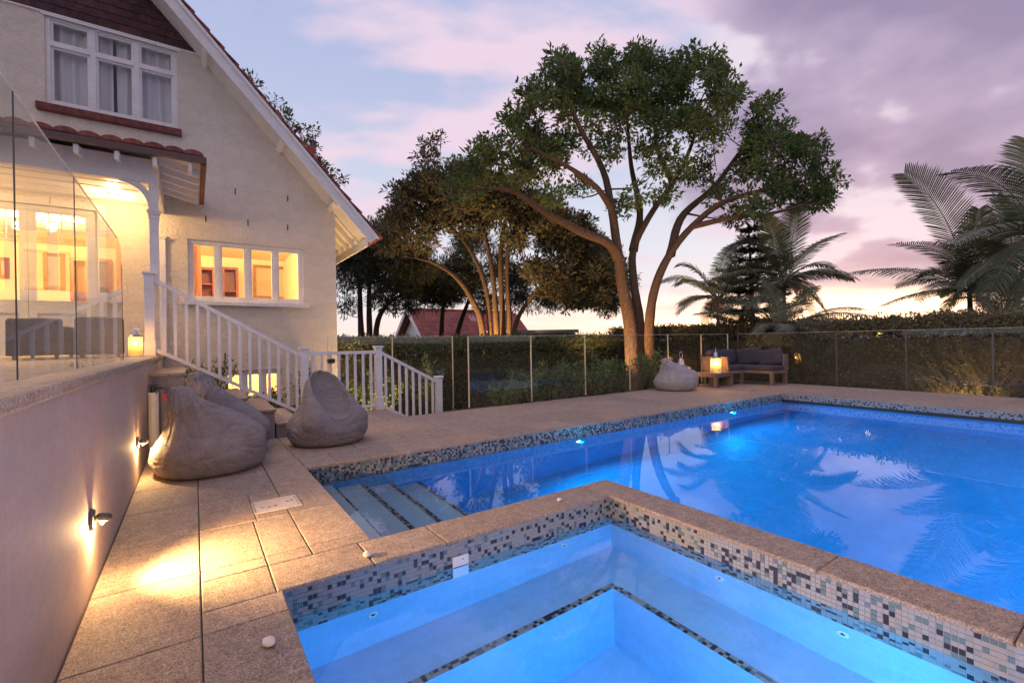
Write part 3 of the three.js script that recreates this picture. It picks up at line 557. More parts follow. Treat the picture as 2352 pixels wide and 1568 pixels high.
{ // roof: the slope we see past the verge, tiles in courses along its edge
  const e0 = V(APX, roofY(APX) + 0.12, 0), x1 = 2.86, th = 0.1;
  const n = V(RS, 1, 0).normalize();
  const p = (x, up) => [x + n.x * up, roofY(x) + 0.02 + n.y * up];
  const mk = (xa, xb, u0, u1, za, zb) => { const a = p(xa, u0), b = p(xb, u0), c = p(xb, u1), d = p(xa, u1), s = new THREE.Shape(); s.moveTo(...a); s.lineTo(...b); s.lineTo(...c); s.lineTo(...d); s.closePath(); return uvm(new THREE.ExtrudeGeometry(s, { depth: zb - za, bevelEnabled: false }).translate(0, 0, za)); };
  const roof = part('roof', mk(APX, x1, 0.14, 0.2, ZW - 9.2, ZB - 0.03), M.tile[0], house);
  part('soffit', mk(APX, x1 - 0.05, 0.118, 0.139, ZW - 9.2, ZB - 0.035), M.trim, roof);
  const left = mk(APX, x1, 0.12, 0.2, ZW - 9.2, ZB - 0.03); left.scale(-1, 1, 1).translate(2 * APX, 0, 0); { const a = left.attributes.position.array; for (let i = 0; i < a.length; i += 9) for (let j = 0; j < 3; j++) { const t = a[i + 3 + j]; a[i + 3 + j] = a[i + 6 + j]; a[i + 6 + j] = t; } left.computeVertexNormals(); } part('roof', left, M.tile[0], house);
  part('barge_board', mk(APX + 0.1, x1 - 0.02, 0.0, 0.19, ZB - 0.03, ZB), M.white, house);
  part('barge_moulding', mk(APX + 0.1, x1, 0.15, 0.2, ZB, ZB + 0.025), M.white, house);
  part('barge_soffit', mk(APX + 0.1, x1 - 0.1, 0.03, 0.06, ZW, ZB - 0.031), M.white, house);
  // purlin ends under the barge
  for (const x of [0.18, 1.3, 2.18]) part('outrigger', mk(x, x + 0.06, -0.02, 0.03, ZW + 0.001, ZB - 0.05), M.trim, house);
  // rafter tails beyond the corner
  for (let z = ZB - 0.2; z > ZB - 6; z -= 0.42) part('rafter', mk(2.1, x1 - 0.08, 0.03, 0.118, z - 0.05, z), M.trim, house);
  part('eaves_board', bb(x1 - 0.1, x1 - 0.06, roofY(x1) - 0.02, roofY(x1) + 0.14, ZW - 9.2, ZB - 0.04), M.trim, house);
  // verge tiles and the courses behind them
  const tile = mk(0, 0.2, 0, 0.03, 0, 0.3); const cache = {};
  for (let i = 0; i < 22; i++) {
    const xa = x1 + 0.03 - i * 0.2; if (xa < -1.2) break;
    for (let j = 0; j < 3; j++) { const z0 = ZB + 0.03 - j * 0.3; const s = 0.205, lift = 0.205, a = p(xa - s - 0.03, lift), b = p(xa, lift + 0.035), c = p(xa, lift + 0.06), d = p(xa - s - 0.03, lift + 0.025), sh = new THREE.Shape(); sh.moveTo(...a); sh.lineTo(...b); sh.lineTo(...c); sh.lineTo(...d); sh.closePath(); part('roof_tile', uvm(new THREE.ExtrudeGeometry(sh, { depth: 0.288, bevelEnabled: false }).translate(0, 0, z0 - 0.29), 1, rnd(), rnd()), pick(M.tile), roof); }
  }
  // small ridge with its flue beyond the verge
  const q = PZ(716, 335, ZB - 1.2);
  const ridge = part('ridge_tile', cyl(0.1, 0.1, 0.9, 0, 0, 0, 12).rotateX(Math.PI / 2).translate(q.x - 0.05, q.y - 0.14, q.z - 0.3), M.tile[1], roof);
  part('flue_cap', merge([cyl(0.06, 0.06, 0.16, q.x + 0.02, q.y, q.z, 14), cyl(0.075, 0.075, 0.02, q.x + 0.02, q.y + 0.09, q.z, 14)]), M.darkMetal, roof);
}
// a window: frame bars, panes, sill
function windowIn(x0, x1, y0, y1, z, mulls, transom, o = {}) {
  const fw = o.fw ?? 0.055, d = 0.09, w = part('window', merge([bb(x0, x0 + fw, y0, y1, z - d, z), bb(x1 - fw, x1, y0, y1, z - d, z), bb(x0 + fw, x1 - fw, y0, y0 + fw, z - d, z), bb(x0 + fw, x1 - fw, y1 - fw, y1, z - d, z)]), M.white, house);
  const xs = [x0 + fw, ...mulls, x1 - fw];
  mulls.forEach((m) => part('mullion', bb(m - (o.mw ?? 0.035), m + (o.mw ?? 0.035), y0 + fw, y1 - fw, z - d + 0.002, z - 0.003), M.white, w));
  for (let i = 0; i + 1 < xs.length; i++) {
    const a = xs[i] + (i ? o.mw ?? 0.035 : 0), b = xs[i + 1] - (i + 2 < xs.length ? o.mw ?? 0.035 : 0);
    const cells = transom ? [[y0 + fw, transom - 0.03], [transom + 0.03, y1 - fw]] : [[y0 + fw, y1 - fw]];
    if (transom) part('transom', bb(a, b, transom - 0.03, transom + 0.03, z - d + 0.004, z + 0.012), M.white, w);
    for (const [c, e] of cells) { const s = 0.03; const sash = part('sash', merge([bb(a, a + s, c, e, z - 0.07, z - 0.02), bb(b - s, b, c, e, z - 0.07, z - 0.02), bb(a + s, b - s, c, c + s, z - 0.07, z - 0.02), bb(a + s, b - s, e - s, e, z - 0.07, z - 0.02)]), M.white, w); part('pane', new THREE.PlaneGeometry(b - a - 2 * s, e - c - 2 * s).translate((a + b) / 2, (c + e) / 2, z - 0.045), M.pane, w); }
  }
  return w;
}
{ // bedroom window above, curtains drawn behind it
  const w = windowIn(-1.75, -0.17, 4.71, 6.03, ZW - 0.03, [-1.225, -0.7], 5.615);
  part('sill', rb(1.72, 0.1, 0.12, 0.006, -0.98, 4.63, ZW + 0.045), M.brick, w);
  part('head_trim', bb(-1.79, -0.13, 6.005, 6.03, ZW, ZW + 0.02), M.trim, w);
  const curtain = (x0, x1, y0, y1, z) => { const n = 60, g = new THREE.PlaneGeometry(x1 - x0, y1 - y0, n, 6).translate((x0 + x1) / 2, (y0 + y1) / 2, z), a = g.attributes.position; for (let i = 0; i < a.count; i++) { const x = a.getX(i), y = a.getY(i); a.setZ(i, z + 0.03 * Math.sin(x * 42 + 2 * noise(x * 3, y * 0.6, 2)) + 0.02 * noise(x * 8, y * 0.8, 1)); } g.computeVertexNormals(); return g; };
  const t = thing('net_curtains', 'white net curtains hanging in the upstairs window', 'curtain'); part('curtain', curtain(-1.72, -1.0, 4.6, 6.02, ZW - 0.2), M.curtain, t); part('curtain', curtain(-0.96, -0.2, 4.6, 6.02, ZW - 0.205), M.curtain, t);
  part('bedroom', merge([bb(-2.5, 0.3, 4.3, 4.35, ZW - 2.6, ZW - 0.25), bb(-2.5, 0.3, 6.3, 6.35, ZW - 2.6, ZW - 0.25), bb(-2.5, 0.3, 4.35, 6.3, ZW - 2.65, ZW - 2.6), bb(-2.55, -2.5, 4.3, 6.35, ZW - 2.6, ZW - 0.25), bb(0.3, 0.35, 4.3, 6.35, ZW - 2.6, ZW - 0.25)]), std(C(0.55, 0.55, 0.58)), house);
}
{ // kitchen window
  const w = windowIn(-0.07, 1.725, 1.87, 2.905, ZW - 0.04, [0.362, 0.812, 1.254], 0, { mw: 0.03 });
  part('sill', rb(1.96, 0.07, 0.14, 0.008, 0.825, 1.825, ZW + 0.05), M.white, w);
}
// room behind the kitchen window and the french doors
{
  const z0 = ZW - 4.4, z1 = ZW - 0.245, y0 = 0.92, y1 = 3.35;
  const room = part('living_room', merge([bb(-6.4, 2.07, y0 - 0.05, y0, z0, z1), bb(-6.4, 2.07, y1, y1 + 0.05, z0, z1), bb(-6.4, 2.07, y0, y1, z0 - 0.05, z0), bb(-6.45, -6.4, y0, y1, z0, z1), bb(2.02, 2.07, y0, y1, z0, z1)]), M.roomWall, house);
  const lamp = (x, z, y, cd) => {
    const t = thing('pendant_lamp', x < -1 ? 'glowing glass pendant lamp hanging inside the french doors' : 'glowing pendant lamp hanging behind the four-pane window', 'pendant lamp', [x, y, z]);
    part('bulb', new THREE.SphereGeometry(0.07, 18, 12), M.glow(1, 0.8, 0.45, 8), t); part('cord', cyl(0.006, 0.006, y1 - y - 0.07, 0, (y1 - y + 0.07) / 2, 0, 6), M.black, t); part('canopy', cyl(0.05, 0.05, 0.02, 0, y1 - y - 0.01, 0, 14), M.metal, t);
    pointLamp(V(x, y, z), WARM, cd, 4);
    return t;
  };
  const a = PZ(38, 518, ZW - 1.5), b = PZ(118, 522, ZW - 1.6); lamp(a.x, a.z, a.y, 13).userData.label = 'left of two glowing pendant lamps inside the french doors'; lamp(b.x, b.z, b.y, 13).userData.label = 'right of two glowing pendant lamps inside the french doors'; lamp(0.9, ZW - 0.8, 3.22, 11);
  // furniture seen through the glass
  const zb = z0 + 0.03;
  const frame = (u0, v0, u1, v1, mat, label, name = 'picture_frame', inner = M.art, fw = 0.07) => { const p = PZ(u0, v0, zb), q = PZ(u1, v1, zb), w = q.x - p.x, h = p.y - q.y, t = thing(name, label, 'picture', [(p.x + q.x) / 2, (p.y + q.y) / 2, zb]); part('frame', merge([bb(-w / 2, -w / 2 + fw, -h / 2, h / 2, 0, 0.04), bb(w / 2 - fw, w / 2, -h / 2, h / 2, 0, 0.04), bb(-w / 2 + fw, w / 2 - fw, -h / 2, -h / 2 + fw, 0, 0.04), bb(-w / 2 + fw, w / 2 - fw, h / 2 - fw, h / 2, 0, 0.04)]), mat, t); part('print', bb(-w / 2 + fw, w / 2 - fw, -h / 2 + fw, h / 2 - fw, 0.002, 0.012), inner, t); return t; };
  frame(98, 580, 150, 665, M.oak, 'oak framed picture seen through the right french door');
  frame(-10, 590, 22, 640, M.redWood, 'dark framed picture seen through the left french door');
  frame(580, 608, 662, 688, M.oak, 'oak framed picture behind the right half of kitchen window');
  const sh = (u0, v0, u1, v1, z, dp, mat, name, label, cat, shelves) => { const p = PZ(u0, v0, z), q = PZ(u1, v1, z), t = thing(name, label, cat, [(p.x + q.x) / 2, 0.92, z]); const w = q.x - p.x, h = p.y - 0.92; part('carcass', merge([bb(-w / 2, -w / 2 + 0.06, 0, h, -dp, 0), bb(w / 2 - 0.06, w / 2, 0, h, -dp, 0), bb(-w / 2 + 0.06, w / 2 - 0.06, h - 0.06, h, -dp, 0), bb(-w / 2 + 0.06, w / 2 - 0.06, 0, 0.1, -dp, 0), bb(-w / 2 + 0.06, w / 2 - 0.06, 0.1, h - 0.06, -dp, -dp + 0.02)]), mat, t); for (let i = 1; i <= shelves; i++) part('shelf', bb(-w / 2 + 0.06, w / 2 - 0.06, 0.1 + (h * i) / (shelves + 1), 0.13 + (h * i) / (shelves + 1), -dp + 0.02, -0.01), mat, t); return t; };
  sh(455, 612, 495, 690, ZW - 3.4, 0.35, M.redWood, 'bookcase', 'red timber bookcase behind the left pane of the kitchen window', 'bookcase', 3);
  sh(508, 612, 548, 690, ZW - 3.9, 0.35, M.redWood, 'bookcase', 'red timber dresser behind the second pane of the kitchen window', 'dresser', 2);
  sh(158, 590, 205, 690, ZW - 3.2, 0.4, M.redWood, 'bookcase', 'red timber cupboard behind the right french door', 'cupboard', 1);
  { const p = PZ(150, 668, ZW - 2.4); const t = thing('dining_table', 'long red timber table inside the french doors', 'table', [p.x - 0.9, 0.92, p.z]); part('top', rb(2.6, 0.05, 0.9, 0.01, 0, 0.74, 0), M.redWood, t); for (const [x, z] of [[-1.2, -0.38], [1.2, -0.38], [-1.2, 0.38], [1.2, 0.38]]) part('leg', bb(x - 0.04, x + 0.04, 0, 0.715, z - 0.04, z + 0.04), M.redWood, t); }
  { const t = thing('side_curtain', 'rust curtain gathered at the left of the kitchen window', 'curtain', [0.02, 0, ZW - 0.33]); const g = new THREE.PlaneGeometry(0.2, 1.3, 24, 4).translate(0, 2.35, 0), q = g.attributes.position; for (let i = 0; i < q.count; i++) q.setZ(i, 0.03 * Math.sin(q.getX(i) * 90)); g.computeVertexNormals(); part('fabric', g, phy(C(0.5, 0.27, 0.14), { transmission: 0.3, roughness: 1 }), t); }
}
{ // french doors
  const z = ZW - 0.05, w = part('french_door', merge([bb(-2.75, -2.69, 0.99, 3.2, z - 0.1, z), bb(-1.26, -1.2, 0.99, 3.2, z - 0.1, z), bb(-2.69, -1.26, 3.13, 3.2, z - 0.1, z)]), M.white, house);
  for (const [a, b] of [[-2.69, -1.978], [-1.972, -1.26]]) {
    const s = 0.085, g0 = 1.81, g1 = 3.1; const l = part('leaf', merge([bb(a, a + s, 1.0, 3.128, z - 0.06, z - 0.012), bb(b - s, b, 1.0, 3.128, z - 0.06, z - 0.012), bb(a + s, b - s, 1.0, 1.25, z - 0.06, z - 0.012), bb(a + s, b - s, 1.62, g0, z - 0.06, z - 0.012), bb(a + s, b - s, g1, 3.128, z - 0.06, z - 0.012), bb(a + s, b - s, 1.25, 1.62, z - 0.05, z - 0.03)]), M.white, w);
    part('pane', new THREE.PlaneGeometry(b - a - 2 * s, g1 - g0).translate((a + b) / 2, (g0 + g1) / 2, z - 0.036), M.pane, l);
    for (const y of [2.68, 2.76, 2.87, 2.99]) part('glazing_bar', bb(a + s, b - s, y - 0.007, y + 0.007, z - 0.05, z - 0.022), M.white, l);
    for (let k = 1; k < 4; k++) { const x = lerp(a + s, b - s, k / 4); part('glazing_bar', bb(x - 0.007, x + 0.007, 2.687, g1, z - 0.049, z - 0.023), M.white, l); }
  }
  part('architrave', merge([bb(-2.85, -2.75, 0.99, 3.3, ZW + 0.001, ZW + 0.025), bb(-1.2, -1.1, 0.99, 3.3, ZW + 0.001, ZW + 0.025), bb(-2.75, -1.2, 3.2, 3.3, ZW + 0.001, ZW + 0.025)]), M.white, w);
}
{ // basement window, lit
  const w = windowIn(0.4, 1.33, 0.12, 0.66, ZW - 0.05, [0.72, 1.02], 0);
  part('basement_room', merge([bb(0.1, 1.7, -0.3, -0.25, ZW - 1.6, ZW - 0.245), bb(0.1, 1.7, 0.8, 0.84, ZW - 1.6, ZW - 0.245), bb(0.1, 1.7, -0.25, 0.8, ZW - 1.64, ZW - 1.6), bb(0.06, 0.1, -0.25, 0.8, ZW - 1.6, ZW - 0.245), bb(1.7, 1.74, -0.25, 0.8, ZW - 1.6, ZW - 0.245)]), M.roomWall, house);
  const t = thing('cellar_lamp', 'bare bulb lighting the low basement window behind the stairs', 'lamp', [0.9, 0.68, ZW - 0.9]); part('bulb', new THREE.SphereGeometry(0.04, 14, 10), M.glow(1, 0.75, 0.4, 10), t); part('holder', cyl(0.02, 0.02, 0.08, 0, 0.075, 0, 10), M.white, t); pointLamp(V(0.9, 0.68, ZW - 0.9), WARM, 3, 2);
}
// weep slots in the stucco
for (const [x, y] of [[0.634, 3.81], [1.475, 3.818], [0.194, 3.272], [0.822, 3.286], [1.466, 3.281], [0.44, 0.92]]) part('vent_slot', bb(x - 0.009, x + 0.009, y - 0.055, y + 0.055, ZW + 0.001, ZW + 0.004), M.black, house);
{ const p = PZ(318, 460, ZW); for (let i = 0; i < 5; i++) part('air_vent', bb(p.x - 0.05 + i * 0.024, p.x - 0.038 + i * 0.024, p.y - 0.035, p.y + 0.035, ZW + 0.001, ZW + 0.006), M.darkMetal, house); }
// porch
{
  const P = thing('porch', 'white timber porch with red tiled roof over the french doors', 'porch');
  const zf = -7.4, xr = 0.11, yg = 3.55;
  const col = part('column', rb(0.098, 2.284, 0.098, 0.006, -0.42, 0.985 + 1.142, -7.8), M.white, P);
  part('capital', merge([rb(0.15, 0.03, 0.15, 0.006, -0.42, 2.9, -7.8), rb(0.13, 0.03, 0.13, 0.006, -0.42, 2.87, -7.8), rb(0.115, 0.05, 0.115, 0.006, -0.42, 2.82, -7.8)]), M.white, col);
  part('beam', bb(-6.5, -0.37, 3.27, 3.58, -7.85, -7.75), M.white, P); part('beam', bb(-0.47, -0.37, 3.27, 3.58, ZW, -7.851), M.white, P);
  part('ceiling', bb(-6.5, -0.47, 3.36, 3.38, ZW, -7.851), M.trim, P);
  for (let z = -8.0; z > ZW; z -= 0.3) part('ceiling_batten', bb(-6.5, -0.471, 3.352, 3.36, z - 0.012, z + 0.012), M.trim, P);
  // curved braces
  const brace = (dir) => { const s = new THREE.Shape(); s.moveTo(0, 0); s.quadraticCurveTo(0.0, 0.3, 0.3, 0.36); s.lineTo(0.3, 0.4); s.lineTo(0.24, 0.4); s.quadraticCurveTo(-0.06, 0.36, -0.05, 0); s.closePath(); return new THREE.ExtrudeGeometry(s, { depth: 0.05, bevelEnabled: true, bevelSize: 0.004, bevelThickness: 0.004, bevelSegments: 1 }); };
  part('brace', uvm(brace().translate(0.05, 0, -0.025).rotateY(Math.PI).translate(-0.42, 2.9, -7.8)), M.white, P);
  part('brace', uvm(brace().translate(0.05, 0, -0.025).rotateY(Math.PI / 2).translate(-0.42, 2.9, -7.8)), M.white, P);
  part('pilaster', merge([rb(0.1, 1.9, 0.06, 0.006, -0.41, 0.985 + 0.95, ZW + 0.03), rb(0.14, 0.03, 0.085, 0.006, -0.41, 2.9, ZW + 0.04), rb(0.12, 0.03, 0.075, 0.006, -0.41, 2.87, ZW + 0.036)]), M.white, P);
  // roof: front slope and hipped end
  const sl = 0.22, ytop = (z) => yg + 0.06 + (zf - z) * sl;
  const s = [[-6.5, yg + 0.02, zf], [xr, yg + 0.02, zf], [xr - 2.0, ytop(ZW), ZW + 0.01], [-6.5, ytop(ZW), ZW + 0.01], [xr, yg + 0.02, ZW + 0.01]];
  const up = (v, k) => [v[0], v[1] + k, v[2]], tri = (...v) => v.flat();
  const roofG = new THREE.BufferGeometry(); const tt = []; for (const k of [0, 0.04]) tt.push(...tri(up(s[0], k), up(s[1], k), up(s[2], k)), ...tri(up(s[0], k), up(s[2], k), up(s[3], k)), ...tri(up(s[1], k), up(s[4], k), up(s[2], k))); roofG.setAttribute('position', new THREE.Float32BufferAttribute(tt, 3)); roofG.computeVertexNormals();
  const roof = part('roof', uvm(roofG), M.trim, P);
  // tiles along the eave: half-round pans seen from below and in front
  const half = (r) => { const sh = new THREE.Shape(); sh.absarc(0, 0, r, 0, Math.PI, false); sh.closePath(); return sh; };
  const tg = uvm(new THREE.ExtrudeGeometry(half(0.085), { depth: 0.4, bevelEnabled: false, curveSegments: 8 }).translate(0, 0, -0.4)).scale(1.3, 0.75, 1);
  for (let c = 0; c < 3; c++) for (let x = xr - 0.08; x > -4.3; x -= 0.205) { const m = part('roof_tile', tg, pick(M.tile), roof, [x, yg + 0.068 + c * 0.36 * sl + rr(-0.004, 0.004), zf + 0.03 - c * 0.36]); m.rotation.x = Math.atan(sl) * 1; if (x > xr - 0.1 - c * 0.36 && c) { roof.remove(m); } }
  // gutters
  const gut = part('gutter', bb(-6.5, xr + 0.06, yg - 0.03, yg + 0.045, zf + 0.001, zf + 0.07), M.gutter, P);
  part('side_gutter', bb(xr - 0.004, xr + 0.06, yg - 0.05, yg + 0.045, ZW + 0.01, zf), M.brownBoard, P);
  // rafter tails
  for (let x = -0.012; x > -6.3; x -= 0.37) part('rafter', bar(V(x, yg - 0.09, zf - 0.015), V(x, yg - 0.09 + 0.3 * sl, zf - 0.42), 0.045, 0.1), M.trim, P);
  for (let z = -7.75; z > ZW; z -= 0.36) part('rafter', bar(V(xr - 0.015, yg - 0.07, z), V(-0.368, yg + 0.04, z), 0.045, 0.1), M.trim, P);
  // lamp under the porch ceiling, beyond the left edge of the view
  const t = thing('porch_lamp', 'round lamp glowing on the porch ceiling near the french doors', 'ceiling lamp', [-3.1, 3.33, -8.55]); part('rim', new THREE.TorusGeometry(0.13, 0.02, 8, 28).rotateX(Math.PI / 2), M.metal, t); part('bowl', new THREE.SphereGeometry(0.12, 20, 8, 0, TAU, Math.PI / 2, Math.PI / 2).scale(1, 0.55, 1), M.glow(1, 0.75, 0.4, 5), t);
  pointLamp(V(-3.1, 3.18, -8.55), WARM, 6, 6);
  const t2 = thing('porch_lamp', 'small round lamp on the porch ceiling beside the corner column', 'ceiling lamp', [-0.95, 3.34, -8.9]); part('rim', new THREE.TorusGeometry(0.06, 0.012, 8, 24).rotateX(Math.PI / 2), M.metal, t2); part('bowl', new THREE.SphereGeometry(0.055, 16, 8, 0, TAU, Math.PI / 2, Math.PI / 2).scale(1, 0.45, 1), M.glow(1, 0.75, 0.4, 5), t2);
  pointLamp(V(-0.95, 3.27, -8.9), WARM, 2.2, 3);
}
// outdoor seats on the terrace
function wickerSeat(x, z, w, h, turn, label) {
  const t = thing('wicker_armchair', label, 'armchair', [x, TERR, z], turn, 'woven seats on the terrace');
  part('base', rb(w, 0.22, 0.7, 0.02, 0, 0.15, 0), M.wicker, t); part('backrest', rb(w, h - 0.06, 0.1, 0.04, 0, 0.06 + (h - 0.06) / 2, 0.31), M.wicker, t);
  for (const s of [-1, 1]) part('arm', rb(0.1, h * 0.45, 0.66, 0.03, s * (w / 2 - 0.05), h * 0.6, 0), M.wicker, t);
  part('seat_cushion', rb(w - 0.22, 0.1, 0.56, 0.04, 0, 0.31, -0.06), M.cushion, t); part('back_cushion', rb(w - 0.22, h * 0.4, 0.12, 0.05, 0, h * 0.82, 0.2), M.cushion, t);
  for (const [a, b] of [[-1, -1], [1, -1], [-1, 1], [1, 1]]) part('leg', cyl(0.022, 0.016, 0.045, a * (w / 2 - 0.06), 0.0225, b * 0.3, 8), M.darkMetal, t);
}
wickerSeat(-2.55, -7.5, 0.95, 0.46, 0, 'woven armchair on the terrace in front of the left door');
wickerSeat(-1.0, -7.95, 0.46, 0.5, 0.12, 'woven armchair with back to us beside the terrace glass end');
wickerSeat(-1.52, -7.95, 0.48, 0.48, -0.05, 'woven armchair on the terrace between its two neighbours');
// lanterns
function lantern(pos, label, s, cd, turn) {
  const t = thing('lantern', label, 'lantern', pos.toArray(), turn, 'candle lanterns'); const w = 0.075 * s, h = 0.24 * s;
  part('base', rb(2 * w + 0.02, 0.015, 2 * w + 0.02, 0.004, 0, 0.0075, 0), M.metal, t);
  for (const [a, b] of [[-1, -1], [1, -1], [-1, 1], [1, 1]]) part('post', bb(a * w - 0.006, a * w + 0.006, 0.015, h, b * w - 0.006, b * w + 0.006), M.metal, t);
  for (const [ry, x, z] of [[0, 0, w], [0, 0, -w], [Math.PI / 2, w, 0], [Math.PI / 2, -w, 0]]) part('pane', new THREE.PlaneGeometry(2 * w - 0.012, h - 0.03).rotateY(ry).translate(x, h / 2 + 0.006, z), phy(C(1, 0.82, 0.45), { transmission: 0.92, roughness: 0.5, thickness: 0 }), t);
  const lid = part('lid', new THREE.CylinderGeometry(w * 0.55, w * 1.5, 0.035 * s, 4).rotateY(Math.PI / 4).translate(0, h + 0.017 * s, 0), M.metal, t);
  part('chimney', merge([cyl(w * 0.34, w * 0.5, 0.05 * s, 0, h + 0.055 * s, 0, 14), cyl(w * 0.1, w * 0.45, 0.03 * s, 0, h + 0.095 * s, 0, 14)]), M.metal, lid);
  part('ring', new THREE.TorusGeometry(0.042 * s, 0.004, 6, 22).translate(0, h + 0.14 * s, 0), M.metal, lid);
  part('candle', cyl(w * 0.5, w * 0.5, h * 0.5, 0, 0.015 + h * 0.25, 0, 16), std(C(0.8, 0.6, 0.3), { emissive: C(1, 0.5, 0.1), emissiveIntensity: 0.5 }), t);
  part('flame', new THREE.SphereGeometry(0.012 * s, 10, 8).scale(1, 2, 1).translate(0, h * 0.5 + 0.05, 0), M.glow(1, 0.62, 0.18, 14), t);
  pointLamp(V(pos.x, pos.y + h * 0.5 + 0.05, pos.z), AMBER, cd, 1.5);
}
lantern(V(-0.59, 0.985, -7.25), 'metal candle lantern on the terrace coping beside the top newel post', 1.0, 0.35, 0.1);

// ================================================================ BEAN BAGS
// a slumped bag: belly on the floor, a seat hollowed in front, the cloth drawn up behind to a peak that flops forward (seat faces +x)
function bagGeo(o) {
  const R = 104, S = 0.62, mc = new MarchingCubes(R, new THREE.MeshBasicMaterial(), false, false, 300000), f = mc.field;
  const sm = (a, b, k) => { const h = clamp(0.5 + 0.5 * (b - a) / k); return b + (a - b) * h - k * h * (1 - h); }, smax = (a, b, k) => -sm(-a, -b, k);
  const ell = (x, y, z, rx, ry, rz) => { const k = Math.hypot(x / rx, y / ry, z / rz), q = Math.hypot(x / rx / rx, y / ry / ry, z / rz / rz); return k * (k - 1) / (q + 1e-6); };
  const cap = (x, y, z, a, b, r0, r1) => { const dx = b[0] - a[0], dy = b[1] - a[1], dz = b[2] - a[2], t = clamp(((x - a[0]) * dx + (y - a[1]) * dy + (z - a[2]) * dz) / (dx * dx + dy * dy + dz * dz)); return Math.hypot(x - a[0] - dx * t, y - a[1] - dy * t, z - a[2] - dz * t) - lerp(r0, r1, t); };
  const pk = [o.px, o.H - 0.1, o.pz ?? 0], crease = (v, w) => Math.max(0, 1 - Math.abs(v) / w);
  for (let k = 0; k < R; k++) for (let j = 0; j < R; j++) for (let i = 0; i < R; i++) {
    const x = (i / R * 2 - 1) * S, y = (j / R * 2 - 1) * S + 0.45, z = (k / R * 2 - 1) * S;
    let d = ell(x - 0.03, y - 0.15, z, o.L / 2, 0.275, o.W / 2);
    d = sm(d, cap(x, y, z * 0.85, [-0.06, 0.24, 0], pk, 0.3, 0.09), 0.1);
    for (const s of [-1, 1]) d = sm(d, cap(x, y, z, [pk[0] + 0.06, pk[1] - 0.08, s * 0.08], [0.27, o.arm - 0.08, s * 0.2], 0.11, 0.15), 0.07);
    // the seat panel, pressed in: its rim is a piped seam
    const hx = x - 0.15, hy = y - o.sy - 0.1, ca = Math.cos(-0.5), sa = Math.sin(-0.5), hu = hx * ca + hy * sa, hv = -hx * sa + hy * ca, hol = ell(hu, hv, z, 0.44, 0.2, 0.185);
    d = smax(d, -hol, 0.018);
    if (Math.abs(d) < 0.05) d -= 0.011 * Math.exp(-Math.pow((hol - 0.012) / 0.011, 2)) * sstep(0.02, 0.06, y);
    if (o.fl) { const c = Math.cos(o.tilt), n = Math.sin(o.tilt), fx = x - pk[0] - o.fx, fy = y - pk[1] - o.fy, u = fx * c + fy * n, v = -fx * n + fy * c; d = sm(d, ell(u, v, z - pk[2], o.fl, 0.07, o.fw), 0.018); }
    if (Math.abs(d) < 0.06) {
      const a = Math.atan2(z - pk[2], x - pk[0]), rad = Math.hypot(x - pk[0], z - pk[2], y - pk[1]), w = noise(x * 3 + o.s, y * 3, z * 3), w2 = noise(x * 7 + o.s, y * 7, z * 7);
      d += (0.022 * crease(noise(a * 3.6 + 0.9 * w + o.s, rad * 1.2, o.s), 0.22) - 0.005) * sstep(0.0, 0.1, rad) * sstep(0.48, 0.14, rad);       // gathers at the peak
      d += 0.008 * crease(noise(x * 1.5 + o.s, y * 13 + 1.2 * w + x * 2, z * 1.5), 0.14) * sstep(0.42, 0.2, y) * sstep(0.02, 0.1, y);              // slack round the belly
      d += 0.009 * crease(noise(x * 3.2 + o.s * 2 + 0.7 * w2, y * 5 - z * 3, z * 3.2 - x * 2), 0.09);                                              // drag lines
      d += 0.007 * w + 0.003 * w2;
      d -= 0.006 * Math.exp(-Math.pow((x + 0.16 - 0.25 * y) / 0.009, 2)) * sstep(0.16, 0.24, Math.abs(z));                                         // side seam
    }
    d = smax(d, -y, 0.03);
    f[i + j * R + k * R * R] = -d;
  }
  mc.isolation = 0; mc.update();
  const n = mc.count, P = new Float32Array(n * 3), N = new Float32Array(n * 3), U = new Float32Array(n * 2);
  for (let i = 0; i < n; i++) { P[i * 3] = mc.positionArray[i * 3] * S; P[i * 3 + 1] = mc.positionArray[i * 3 + 1] * S + 0.45; P[i * 3 + 2] = mc.positionArray[i * 3 + 2] * S; for (let c = 0; c < 3; c++) N[i * 3 + c] = mc.normalArray[i * 3 + c]; U[i * 2] = (P[i * 3] + P[i * 3 + 2]) * 1.5; U[i * 2 + 1] = P[i * 3 + 1] * 1.5; }
  const g = new THREE.BufferGeometry(); g.setAttribute('position', new THREE.BufferAttribute(P, 3)); g.setAttribute('normal', new THREE.BufferAttribute(N, 3)); g.setAttribute('uv', new THREE.BufferAttribute(U, 2));
  let ym = 9; for (let i = 0; i < n; i++) ym = Math.min(ym, P[i * 3 + 1]); g.translate(0, -ym, 0); return g;
}
function beanBag(x, z, turn, o, mat, label) {
  const t = thing('bean_bag', label, 'bean bag', [x, 0.002, z], turn, 'grey bean bags round the pool');
  part('cover', bagGeo({ px: -0.2, arm: 0.34, sy: 0.47, tilt: -0.5, fl: 0.13, fx: 0.04, fy: 0.01, fw: 0.13, ...o }), mat, t);
  part('carry_loop', new THREE.TorusGeometry(0.035, 0.006, 6, 16, Math.PI).rotateY(0.4).translate(-0.33, o.H - 0.06, 0), mat, t);
  return t;
}
beanBag(0.09, -4.96, 0.12, { L: 0.9, W: 0.84, H: 0.76, s: 1.3, arm: 0.36, fl: 0.1 }, M.bag, 'large grey bean bag slumped against the terrace wall');
beanBag(0.22, -5.62, 0.05, { L: 0.84, W: 0.74, H: 0.84, s: 7.7 }, M.bag, 'grey bean bag between the steps and the large bean bag');
